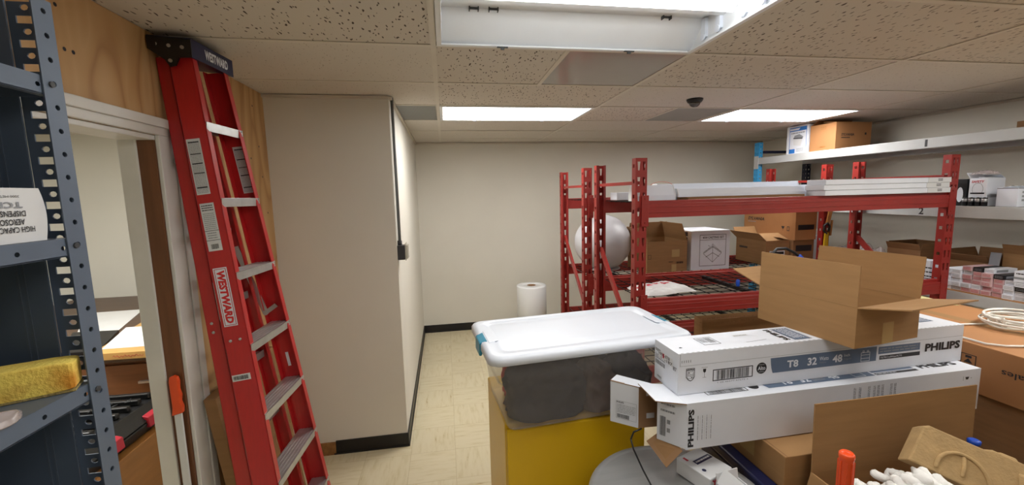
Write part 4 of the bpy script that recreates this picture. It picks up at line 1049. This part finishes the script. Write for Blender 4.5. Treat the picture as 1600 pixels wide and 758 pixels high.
# ---------------------------------------------------------------- room beyond the door
FX0, FY1 = -4.1, 4.57
struct(MB().box((FX0-.1, -1, 0), (FX0, FY1+.1, H+.12), wall_far_m), 'wall_beyond_left')
struct(MB().box((FX0, FY1, 0), (XL-.12, FY1+.1, H+.12), wall_far_m), 'wall_beyond_back')
struct(MB().box((FX0, -1.1, 0), (XL-.12, -1, H+.12), wall_far_m), 'wall_beyond_near')
struct(MB().box((FX0, -1, H), (XL-.12, FY1, H+.12), cream_m), 'ceiling_beyond')
t = thing('ceiling_light', 'added unseen ceiling light in the room beyond the door', 'ceiling light', (-2.6, 2.3, H))  # added out of view so the far room reads bright
p = MB()
for lo, hi in (((-.6, -.3, -.012), (.6, -.275, 0)), ((-.6, .275, -.012), (.6, .3, 0)), ((-.6, -.275, -.012), (-.575, .275, 0)), ((.575, -.275, -.012), (.6, .275, 0))): p.box(lo, hi, housing_m)
p.build('door_frame', t); MB().box((-.575, -.275, -.008), (.575, .275, -.002), lensf_m).build('lens', t)
# desk with drawers
t = thing('desk', 'brown laminate desk in the room beyond the door', 'desk', (-2.5, 3.65, 0))
k0 = set(bpy.data.objects)
MB().box((-3.6, 2.74, .825), (-1.32, 4.56, .858), lam_m).build('top', t, bevel=.003)
p = MB(); p.box((-2.35, 2.78, .04), (-1.36, 3.5, .824), drawer_m); p.build('pedestal', t)
for z0, z1 in ((.56, .80), (.31, .55), (.06, .30)):
    d = MB().box((-2.34, 2.757, z0), (-1.37, 2.779, z1), drawer_m).build('drawer', t, bevel=.003)
    MB().box((-1.9, 2.74, (z0+z1)/2), (-1.78, 2.757, (z0+z1)/2+.014), steel_m).build('handle', d)
p = MB(); p.box((-3.55, 2.8, 0), (-3.5, 4.5, .824), lam_m); p.build('side_panel', t)
for o in set(bpy.data.objects)-k0:
    if o.parent == t: o.location = -t.location
t = thing('drawing_board', 'light wooden board with red scribble on its edge on the desk', 'board', (-1.85, 3.1, .859))
p = MB(); p.prism([(-2.10, 2.70, .859), (-1.45, 2.68, .859), (-1.45, 3.55, .859), (-2.29, 3.50, .859)], (0, 0, .041), maple_m)
pts = [(-1.98+.006*k, 2.692, .878+.006*math.sin(k*1.9)+.003*math.sin(k*.7)) for k in range(28)]
p.tube(pts, .0013, redp_m, 5)
o = p.build('board', t, bevel=.002); o.location = -t.location
tag(MB().prism([(-2.10, 2.785, .9005), (-1.86, 2.785, .9005), (-2.02, 3.24, .9005), (-2.28, 3.25, .9005)], (0, 0, .0008), paper_m).build('paper_sheet'), 'white sheet lying on the light wooden board', 'paper')
tag(MB().prism([(-2.62, 3.28, .8585), (-2.36, 3.26, .8585), (-2.62, 3.95, .8585), (-3.02, 3.93, .8585)], (0, 0, .003), paper_m).build('paper_sheet'), 'white papers on the dark desk behind the wooden board', 'paper')
tag(MB().prism([(-2.29, 3.56, .8585), (-2.1, 3.56, .8585), (-2.30, 3.92, .8585), (-2.50, 3.92, .8585)], (0, 0, .002), paper_m).build('paper_sheet'), 'white paper on the desk beside the door jamb', 'paper')
tag(MB().prism([(-2.33, 2.80, .8585), (-2.13, 2.80, .8585), (-2.32, 3.24, .8585), (-2.62, 3.26, .8585)], (0, 0, .03), blackp_m).build('folder', bevel=.003), 'black folder beside the wooden board on the desk', 'folder')
t = thing('wooden_chest', 'orange brown wooden chest under the black tool case', 'chest', (-1.85, 2.15, 0))
k0 = set(bpy.data.objects)
MB().box((-2.2, 1.70, .0), (-1.55, 2.58, .575), oak_m).build('body', t, bevel=.004)
MB().box((-2.21, 1.69, .575), (-1.54, 2.59, .592), oak_m).build('lid', t, bevel=.003)
for o in set(bpy.data.objects)-k0: o.location = -t.location
t = thing('tool_case', 'black plastic tool case with red latches on the wooden chest', 'case', (-1.72, 2.2, .593))
p = MB(); p.hexa([(-.2, -.42, 0), (.14, -.42, 0), (.14, .28, 0), (-.2, .28, 0)], [(-.21, -.43, .06), (.155, -.43, .06), (.155, .29, .06), (-.21, .29, .06)], blackp_m); p.build('tray', t, bevel=.01)
p = MB(); p.hexa([(-.21, -.43, .064), (.155, -.43, .064), (.155, .29, .064), (-.21, .29, .064)], [(-.2, -.42, .15), (.10, -.42, .135), (.10, .28, .12), (-.2, .28, .15)], blackp_m)
for k in range(9): p.box((-.19, -.38+.075*k, .128), (.08, -.35+.075*k, .155), blackp_m)
p.build('lid', t, bevel=.006)
for y in (-.13, .12): MB().hexa([(.14, y-.035, .03), (.165, y-.035, .03), (.165, y+.045, .03), (.14, y+.045, .03)], [(.13, y-.035, .095), (.16, y-.035, .085), (.16, y+.045, .085), (.13, y+.045, .095)], redp_m).build('latch', t, bevel=.004)
rng = random.Random(3); p = MB()
for k in range(26): x, y = rng.uniform(-.17, .06), rng.uniform(-.35, .15); p.tube([(x, y, .155), (x+rng.uniform(-.03, .03), y+rng.uniform(-.03, .03), .157)], .0025, tubegrey_m, 6)
p.build('bit_set', t)
# orange grip tool hanging in the door frame
t = thing('hand_saw', 'orange grip handle on a pale shaft standing against the brown door jamb', 'tool', (-1.115, 1.795, 0))
p = MB(); p.box((-.014, -.005, .05), (.014, .004, .93), label_m); p.build('shaft', t, bevel=.002)
p = MB(); p.prism([(-.02, -.011, .915), (.022, -.011, .925), (.024, -.011, .95), (.018, -.011, .975), (.022, -.011, 1.0), (.017, -.011, 1.025), (.020, -.011, 1.06), (.016, -.011, 1.078), (.004, -.011, 1.085), (-.012, -.011, 1.08), (-.016, -.011, 1.06), (-.014, -.011, .95)], (0, .018, 0), orange_m); p.build('grip', t, bevel=.004)

# ---------------------------------------------------------------- things on the red racks
ZA1, ZA2, ZA3, ZB1, ZB2 = 1.7102, 1.0652, .5952, 1.7102, 1.0152
names = ('topmost', 'middle', 'lowest')
for k in range(3):
    dx = (.0, -.012, .0)[k]
    def pr(p, a, b, h):
        p.rect((-a, -b, 0), X, Z, (.84, 0, .842, h), greyp_m); p.rect((-a, -b, 0), X, Z, (.842, .0, 1.04, h), label_m); p.lines((-a, -b, 0), X, Z, (.925, .008, .965, h-.008), 2, black_m, .0010, .6); p.rect((-a, -b, 0), X, Z, (0, h-.002, 1.04, h), greyp_m)
    carton('long_white_carton', f'long flat white carton, {names[k]} of the three stacked on the front red rack', (3.075+dx, 2.51, 1.7155+.0365*(2-k)), 0, 1.04, .15, .036, white_m, prints=pr, group='flat white cartons on the red rack')
def light_strip(label, loc, rz, ln, wd, hh, m=white2_m):
    t = thing('light_fixture_strip', label, 'light fixture', loc, rz, 'spare strip fixtures on the red rack'); a, b = ln/2, wd/2
    p = MB(); p.prism([(-a, -b, 0), (-a, b, 0), (-a, b, hh*.35), (-a, b*.55, hh), (-a, -b*.55, hh), (-a, -b, hh*.35)], (ln, 0, 0), m); p.build('channel', t)
    for s in (-1, 1):
        p = MB(); x = s*(a-.004); p.prism([(x, -b-.002, -.0), (x, b+.002, 0), (x, b+.002, hh*.38), (x, b*.6, hh+.003), (x, -b*.6, hh+.003), (x, -b-.002, hh*.38)], (s*.006, 0, 0), housing_m); p.build('end_plate', t)
    return t
light_strip('short white channel, leftmost of the fixtures on top of the front red rack', (1.41, 2.66, ZA1), 0, .28, .12, .105)
light_strip('long white strip fixture, front one on top of the front red rack', (2.185, 2.64, ZA1+.02), R(1.0), 1.24, .085, .055)
light_strip('long white strip fixture lying behind the front one on the red rack', (2.19, 2.76, ZA1), R(1.5), 1.22, .095, .085)
light_strip('long white strip fixture, rearmost and highest of the group on the red rack', (2.16, 2.90, ZA1), R(2), 1.22, .11, .115)
tag(MB().box((1.62, 2.56, ZA1), (2.52, 2.695, ZA1+.019), card3_m).build('cardboard_strip', bevel=.002), 'dark brown cardboard strip under the white strip fixtures', 'cardboard')
tag(MB().box((1.30, 2.99, ZA1), (1.70, 3.12, ZA1+.06), white_m).build('white_board', bevel=.004), 'flat white board behind the short channel on the front red rack', 'board')
o = MB(); o.lathe([(.024, -.024), (.05, -.024), (.05, .024), (.024, .024), (.024, -.024)], paper_m, 28)
o = o.build('tape_roll'); o.rotation_euler = (R(90), 0, R(25)); o.location = (2.875, 2.78, ZA1+.05); tag(o, 'white tape roll on edge beside the three long white cartons', 'tape')
p = MB(); p.tube([(1.56+.10*math.cos(R(g))-.0, 2.80, ZA1+.085+.045*math.sin(R(g))) for g in range(0, 181, 15)], .0013, orange_m, 5)
tag(p.build('lead_wire'), 'thin orange lead wire arching over the white strip fixtures', 'wire')
# mailer on the middle shelf
def mail(o):
    me = o.data; me.materials.append(redp_m)
    for q in me.polygons:
        c = q.center
        if q.normal.z > .2 and abs(c.y-.03) < .025 and (int((c.x+1)*45) % 3) and c.x < .1: q.material_index = 1
o = crumple('poly_mailer', 'crumpled white plastic mailer with red print on the front red rack', 'bag', (1.52, 2.70, ZA2+.001), .40, .27, .05, bagw_m, 21, R(8), sub=60); mail(o)
p = MB(); p.lathe([(.012, 0), (.014, .006), (.014, .04), (.009, .05)], bluec_m, 14); o = p.build('blue_cap'); o.location = (2.10, 2.66, ZA2); tag(o, 'small blue cap on the wire shelf of the front red rack', 'cap')
# perforated tray
t = thing('perforated_tray', 'brown cardboard tray with punched holes on the lowest wire shelf', 'tray', (2.24, 2.76, ZA3))
for q, (o_, u_, ln) in enumerate((((-.38, -.05, 0), X, .76), ((-.38, .05, 0), X, .76), ((-.38, -.05, 0), Y, .10), ((.38, -.05, 0), Y, .10))):
    p = MB(); n = int(ln/.04); h_ = .215
    perf(p, Vector(o_), u_, Z, ln, 1, .155, [None], card_m); perf(p, Vector(o_)+Z*.155, u_, Z, ln, 1, .06, [circ8(.5, .55, .1, .08) for _ in range(n)], card_m)
    o = p.build('side', t); md = o.modifiers.new('solid', 'SOLIDIFY'); md.thickness = .004; md.offset = 0
MB().box((-.378, -.048, 0), (.378, .048, .004), card_m).build('base', t)

# rear rack, middle shelf
t = thing('wrapped_ball', 'large white plastic-wrapped ball on the rear red rack', 'ball', (1.53, 3.86, ZB2))
bm = bmesh.new(); bmesh.ops.create_uvsphere(bm, u_segments=40, v_segments=28, radius=.275)
for v in bm.verts:
    c = v.co; g = math.atan2(c.y, c.x); f = 1+.007*math.sin(c.z*38+2*math.sin(g*2))+.005*math.sin(g*9+c.z*15)
    v.co = Vector((c.x*f, c.y*f, max(c.z*1.0, -.258)*1.0+.262))
me = bpy.data.meshes.new('wrap'); bm.to_mesh(me); bm.free(); me.materials.append(wrap_m); me.polygons.foreach_set('use_smooth', [True]*len(me.polygons))
o = bpy.data.objects.new('wrap', me); COL.objects.link(o); o.parent = t
p = MB(); p.lathe([(.16, .0), (.17, .005), (.17, .012), (.16, .016)], wrap_m, 32); p.build('base_skirt', t)

carton('open_storage_carton', 'battered open brown carton left of the white casting box', (2.02, 3.70, ZB2), R(2), .41, .38, .29, card_m, flaps={'back': (-12, .16), 'right': (-20, .17), 'left': (8, .12), 'front': (-165, .15)},
       prints=lambda p, a, b, h: (p.rect((-a, -b, 0), X, Z, (.25, .14, .33, .21), tape_m), p.rect((-a, -b, 0), X, Z, (.25, .0, .30, .07), tape_m), p.lines((-a, -b, 0), X, Z, (.22, .09, .265, .10), 1, black_m), p.barcode((-a, -b, 0), X, Z, (.30, .075, .37, .095), black_m), p.frame((-a, -b, 0), X, Z, (.01, .13, .04, .17), .003, black_m)))
def cast(p, a, b, h):
    o, u, v = (-a, -b, 0), X, Z
    p.frame(o, u, v, (.085, .035, .36, .335), .004, black_m); p.rect(o, u, v, (.085, .283, .36, .286), black_m); p.text('4X4 CASTING SET', o, u, v, (.115, .297, .335, .318), black_m, bold=.015)
    L_ = lambda pts, w_=.0022: [p.poly(o, u, v, [(x0, y0+w_), (x0, y0-w_), (x1, y1-w_), (x1, y1+w_)], black_m) for (x0, y0), (x1, y1) in zip(pts, pts[1:])]
    L_([(.125, .155), (.222, .215), (.315, .155), (.222, .07), (.125, .155)]); L_([(.125, .155), (.125, .165), (.222, .225), (.315, .165), (.315, .155)]); L_([(.150, .12), (.222, .16), (.292, .12)]); L_([(.15, .175), (.222, .245), (.30, .172)], .0012)
    p.rect(o, u, v, (.2205, .07, .2235, .245), black_m, .0008); L_([(.175, .232), (.19, .222)])
    o, u, v = (-a, b, 0), -Y, Z
    p.rect(o, u, v, (.06, .32, .32, .36), navy_m); p.rect(o, u, v, (.09, .05, .12, .31), greyp_m); p.lines(o, u, v, (.15, .06, .3, .3), 9, greyp_m, .0009, .35); p.rect(o, u, v, (.30, .12, .315, .31), navy_m)
carton('casting_box', 'white box printed 4X4 CASTING SET on the rear red rack', (2.475, 3.71, ZB2), 0, .40, .38, .372, white_m, prints=cast)
carton('open_storage_carton', 'open brown carton with a black and white label right of the casting box', (3.225, 3.76, ZB2), 0, .26, .42, .24, card_m, flaps={'left': (48, .12), 'front': (-68, .16), 'back': (30, .12), 'right': (-75, .12)},
       prints=lambda p, a, b, h: (p.rect((-a, -b, 0), X, Z, (.04, .02, .21, .14), white_m), p.rect((-a, -b, 0), X, Z, (.05, .105, .20, .13), black_m, .001), p.lines((-a, -b, 0), X, Z, (.05, .06, .20, .09), 1, black_m, .001), p.lines((-a, -b, 0), X, Z, (.05, .03, .20, .06), 3, greyp_m, .001), p.lines((-a, b, 0), -Y, Z, (.05, .13, .17, .17), 1, black_m)))
carton('lamp_carton', 'large brown carton with slanted black lettering under the rear red rack top beam', (3.49, 3.86, ZB2+.242), 0, .235, .70, .30, card4_m, flaps={'front': (-62, .12), 'left': (-88, .115), 'right': (-89, .115), 'back': (-80, .12)},
       prints=lambda p, a, b, h: (p.text('SYLVANIA', (-a, b, 0), -Y, Z, (.06, .17, .30, .205), black_m, shear=.2, bold=.03), p.lines((-a, b, 0), -Y, Z, (.06, .145, .18, .16), 1, greyp_m), p.poly((-a, b, 0), -Y, Z, [(.53, .13), (.57, .13), (.56, .105), (.54, .105)], black_m), p.rect((-a, b, 0), -Y, Z, (.548, .085, .552, .105), black_m), p.frame((-a, b, 0), -Y, Z, (.6, .085, .63, .13), .006, black_m), p.rect((-a, -b, 0), X, Z, (.03, .10, .21, .15), black_m)))
carton('lower_lamp_carton', 'brown carton with a dark stripe beneath the slant-lettered carton on the rear red rack', (3.485, 3.83, ZB2), 0, .235, .62, .24, card3_m, prints=lambda p, a, b, h: (p.rect((-a, -b, 0), X, Z, (.03, .13, .21, .19), black_m),))
t = thing('black_cable', 'black cable loop with a blue plug behind the open brown carton', 'cable', (2.66, 2.86, ZA2))
p = MB(); p.tube([(-.16, 0, .012), (-.15, 0, .08), (-.12, .01, .17), (-.05, .02, .225), (.03, .02, .225), (.10, .01, .19), (.15, 0, .15), (.17, -.01, .09), (.15, -.02, .03), (.05, -.03, .012), (-.08, -.03, .012)], .011, blackp_m, 10); p.build('cable', t)
p = MB(); p.tube([(.13, -.005, .165), (.17, -.005, .12), (.19, -.005, .09)], [.017, .022, .016], bluec_m, 12); p.build('plug', t)
t = thing('yellow_hand_tool', 'yellow and black hand tool hanging on a red upright at the right', 'tool', (3.645, 3.425, 1.16))
p = MB(); p.prism([(-.028, 0, .0), (.02, 0, .0), (.018, 0, .17), (-.018, 0, .18)], (0, .012, 0), yellowt_m); p.build('blade', t)
p = MB(); p.tube([(0, .006, .16), (-.03, .006, .19), (-.03, .006, .24), (.0, .006, .265), (.03, .006, .23), (.02, .006, .18)], .011, blackp_m, 8); p.build('grip', t)
p = MB(); p.prism([(-.01, 0, .25), (.02, 0, .25), (.05, 0, .385), (.01, 0, .39)], (0, .014, 0), oak_m); p.prism([(.03, 0, .14), (.05, 0, .14), (.06, 0, .29), (.045, 0, .29)], (0, .012, 0), oak_m); p.build('handle', t)

# ---------------------------------------------------------------- things on the grey rack
Z1, Z2, Z3 = 2.1325, 1.6125, .9865
def canopy(p, a, b, h):
    o, u, v = (-a, b, 0), -Y, Z
    p.rect(o, u, v, (.035, .235, .25, .275), blue2_m); p.poly(o, u, v, [(.04, .245), (.15, .245), (.17, .265), (.04, .265)], white_m, .001); p.rect(o, u, v, (.035, .02, .041, .235), blue2_m); p.rect(o, u, v, (.245, .06, .25, .235), blue2_m)
    p.lines(o, u, v, (.055, .205, .23, .225), 1, greyp_m); p.rect(o, u, v, (.035, .005, .11, .05), blue2_m); p.lines(o, u, v, (.13, .015, .22, .055), 3, greyp_m, .0009, .3)
    p.poly(o, u, v, [(.10, .19), (.16, .20), (.21, .17), (.20, .145), (.085, .155)], greyp_m); p.poly(o, u, v, [(.085, .155), (.20, .145), (.18, .075), (.09, .09)], label_m); p.poly(o, u, v, [(.085, .16), (.20, .15), (.20, .158), (.085, .168)], black_m, .001)
carton('fixture_box', 'white and blue light fixture box on the top shelf of the grey rack', (3.875, 3.935, Z1), 0, .27, .27, .288, white_m, flaps={'front': (-86, .13), 'back': (-75, .13), 'left': (-92, .13), 'right': (-90, .13)}, prints=canopy)
carton('lamp_carton', 'brown carton beside the white and blue box on the top shelf of the grey rack', (3.94, 3.635, Z1), 0, .40, .285, .255, card4_m, flaps={'front': (-82, .14), 'back': (-62, .14), 'left': (-97, .13), 'right': (-95, .13)},
       prints=lambda p, a, b, h: (p.text('SYLVANIA', (-a, -b, 0), X, Z, (.06, .125, .205, .15), black_m, shear=.2, bold=.03), p.lines((-a, -b, 0), X, Z, (.06, .10, .16, .118), 1, black_m), p.rect((-a, -b, 0), X, Z, (.325, .135, .345, .155), black_m), p.lines((-a, b, 0), -Y, Z, (.12, .2, .18, .235), 2, oak_m), p.lines((-a, b, 0), -Y, Z, (.12, .02, .18, .05), 1, oak_m)))
carton('flat_brown_carton', 'low brown carton at the far right on the top shelf of the grey rack', (4.05, 2.12, Z1), 0, .34, .34, .055, card3_m)
carton('headset_box', 'black box with a white oval beside the red upright on shelf 2', (3.86, 2.50, Z2), 0, .15, .07, .195, blackp_m, prints=lambda p, a, b, h: p.poly((-a, b, 0), -Y, Z, [(.032+.02*math.cos(R(g)), .08+.055*math.sin(R(g))) for g in range(0, 360, 20)], white_m))
carton('respirator_box', 'white box with red lettering and a head outline on shelf 2', (3.87, 2.405, Z2), 0, .16, .10, .195, white_m, flaps={'front': (-80, .05), 'back': (30, .05), 'left': (-95, .05), 'right': (-60, .05)},
       prints=lambda p, a, b, h: (p.text('SAFETY', (-a, b, 0), -Y, Z, (.012, .165, .085, .182), redp_m, shear=.2, bold=.03), [p.poly((-a, b, 0), -Y, Z, [(.05+.03*math.cos(R(g)), .12+.042*math.sin(R(g))), (.05+.0315*math.cos(R(g)), .12+.0435*math.sin(R(g))), (.05+.0315*math.cos(R(g+15)), .12+.0435*math.sin(R(g+15))), (.05+.03*math.cos(R(g+15)), .12+.042*math.sin(R(g+15)))], black_m) for g in range(-40, 220, 15)], p.rect((-a, b, 0), -Y, Z, (.01, .085, .09, .095), black_m), p.rect((-a, -b, 0), X, Z, (.01, .06, .15, .08), greyp_m)))
cellm = MB(); cellm.lathe([(.012, 0), (.0165, .001), (.0165, .05), (.0165, .0505), (.0165, .06), (.007, .0605), (.006, .063)], blackp_m, 16); cellm.lathe([(.0167, .03), (.0167, .052)], steel_m, 16)
for k in range(4):
    if k == 0: c0 = cellm.build('battery'); o = c0
    else: o = c0.copy(); COL.objects.link(o)
    o.location = (3.765, 2.455-.037*k, Z2); tag(o, 'black and silver battery standing in the row on shelf 2', 'battery', 'batteries in a row on shelf 2')
carton('white_storage_box', 'plain white box with a dark lid edge at the right end of shelf 2', (3.87, 2.225, Z2), R(-6), .19, .115, .125, white_m, flaps={'front': (-88, .06), 'back': (-80, .06), 'left': (-91, .06), 'right': (-92, .06)},
       prints=lambda p, a, b, h: (p.lines((-a, -b, 0), X, Z, (.03, .03, .05, .11), 3, greyp_m), p.rect((-a, -b, 0), X, Z, (0, .121, .19, .125), black_m), p.rect((-a, b, 0), -Y, Z, (0, .121, .115, .125), black_m)))
crumple('plastic_bag', 'pale clear bag lying behind the white boxes on shelf 2', 'bag', (4.18, 2.25, Z2), .34, .42, .2, bag_m, 8)
crumple('plastic_bag', 'small clear bag on top of the box with red lettering', 'bag', (3.85, 2.41, Z2+.225), .12, .09, .035, bag_m, 11, sub=20)
# lowest shelf
F_ = {'front': (10, .06), 'back': (-5, .06), 'left': (25, .06), 'right': (-10, .06)}
carton('open_brown_carton', 'open brown carton left of and behind the red upright on the lowest grey shelf', (4.03, 2.92, Z3), 0, .30, .26, .24, card3_m, flaps=F_)
carton('open_brown_carton', 'low open brown carton just right of the red upright on the lowest grey shelf', (4.17, 2.56, Z3), R(4), .36, .26, .19, card3_m, flaps={'front': (25, .07), 'back': (20, .08), 'left': (40, .07), 'right': (10, .08)})
carton('open_brown_carton', 'open brown carton with a white sticker at the right edge on the lowest grey shelf', (4.18, 2.17, Z3), 0, .36, .36, .28, card_m, flaps={'front': (12, .07), 'back': (-10, .05), 'left': (20, .07), 'right': (-10, .06)}, prints=lambda p, a, b, h: p.rect((-a, b, 0), -Y, Z, (.12, .17, .24, .24), white_m))
tag(MB().hexa([(3.965, 2.42, Z3), (3.965, 2.36, Z3), (3.97, 2.36, Z3), (3.97, 2.42, Z3)], [(3.968, 2.40, Z3+.28), (3.968, 2.34, Z3+.28), (3.973, 2.34, Z3+.28), (3.973, 2.40, Z3+.28)], greyp_m).build('paper_flap'), 'grey paper flap standing between the cartons on the lowest grey shelf', 'paper')
crumple('plastic_bag', 'clear crumpled bag lying far back on the lowest grey shelf', 'bag', (4.02, 3.42, Z3), .34, .5, .25, bag_m, 14)
carton('grey_box', 'small grey box beside the crumpled bag on the lowest grey shelf', (3.95, 3.83, Z3), 0, .14, .14, .27, label_m)
carton('lamp_box', 'white box with dark print under the open carton behind the red upright', (3.79, 2.68, Z3), R(5), .1, .12, .19, white_m, prints=lambda p, a, b, h: p.lines((-a, b, 0), -Y, Z, (.02, .05, .14, .15), 3, black_m, .0009, .3))
rng = random.Random(12); protos = {}
def small_box(kind, loc, rz, label):
    wd, hg, ln = .054, .031, .20
    if kind not in protos:
        p = MB(); m_ = {'white': white_m, 'pink': pinkp_m, 'dark': blackp_m, 'green': green_m}[kind]
        p.box((0, -wd/2, 0), (ln, wd/2, hg), m_)
        pm = {'white': greyp_m, 'pink': redp_m, 'dark': greyp_m, 'green': white_m}[kind]
        p.lines((0, wd/2, 0), -Y, Z, (.006, .006, wd-.006, hg-.006), 2, pm, .0006, .35, seed=len(protos)); p.rect((0, -wd/2, 0), X, Z, (.02, .006, .12, .024), pm, .0006)
        o = p.build('small_lamp_box', bevel=.001); protos[kind] = o
    else: o = protos[kind].copy(); COL.objects.link(o)
    o.location = loc; o.rotation_euler.z = rz
    return tag(o, label, 'box', 'small lamp boxes on the lowest grey shelf')
L_ = {'white': 'small white lamp box in the pile on the lowest grey shelf', 'pink': 'small pinkish lamp box in the pile on the lowest grey shelf', 'dark': 'small black lamp box in the pile on the lowest grey shelf', 'green': 'small dark green lamp box in the pile on the lowest grey shelf'}
for c in range(10):
    y = 2.50-.0575*c; n = (5, 5, 6, 6, 6, 5, 4, 4, 3, 3)[c]
    for k in range(n):
        kind = 'white' if c < 2 else ('pink' if c < 6 and rng.random() < .6 else 'white')
        if c >= 7 and rng.random() < .45: kind = rng.choice(('green', 'dark', 'green'))
        if k == n-1 and c in (3, 5): kind = 'dark'
        small_box(kind, (3.735+rng.uniform(0, .022), y+rng.uniform(-.001, .001), Z3+.0315*k), rng.uniform(-.015, .015), L_[kind])
carton('white_lamp_carton', 'larger white box with a printed band above the small lamp boxes at the right edge', (3.84, 2.06, Z3+.128), R(3), .2, .15, .075, white_m, prints=lambda p, a, b, h: (p.rect((-a, b, 0), -Y, Z, (.0, .02, .15, .035), greyp_m), p.lines((-a, b, 0), -Y, Z, (.01, .05, .08, .065), 1, black_m)))
flap_fix()
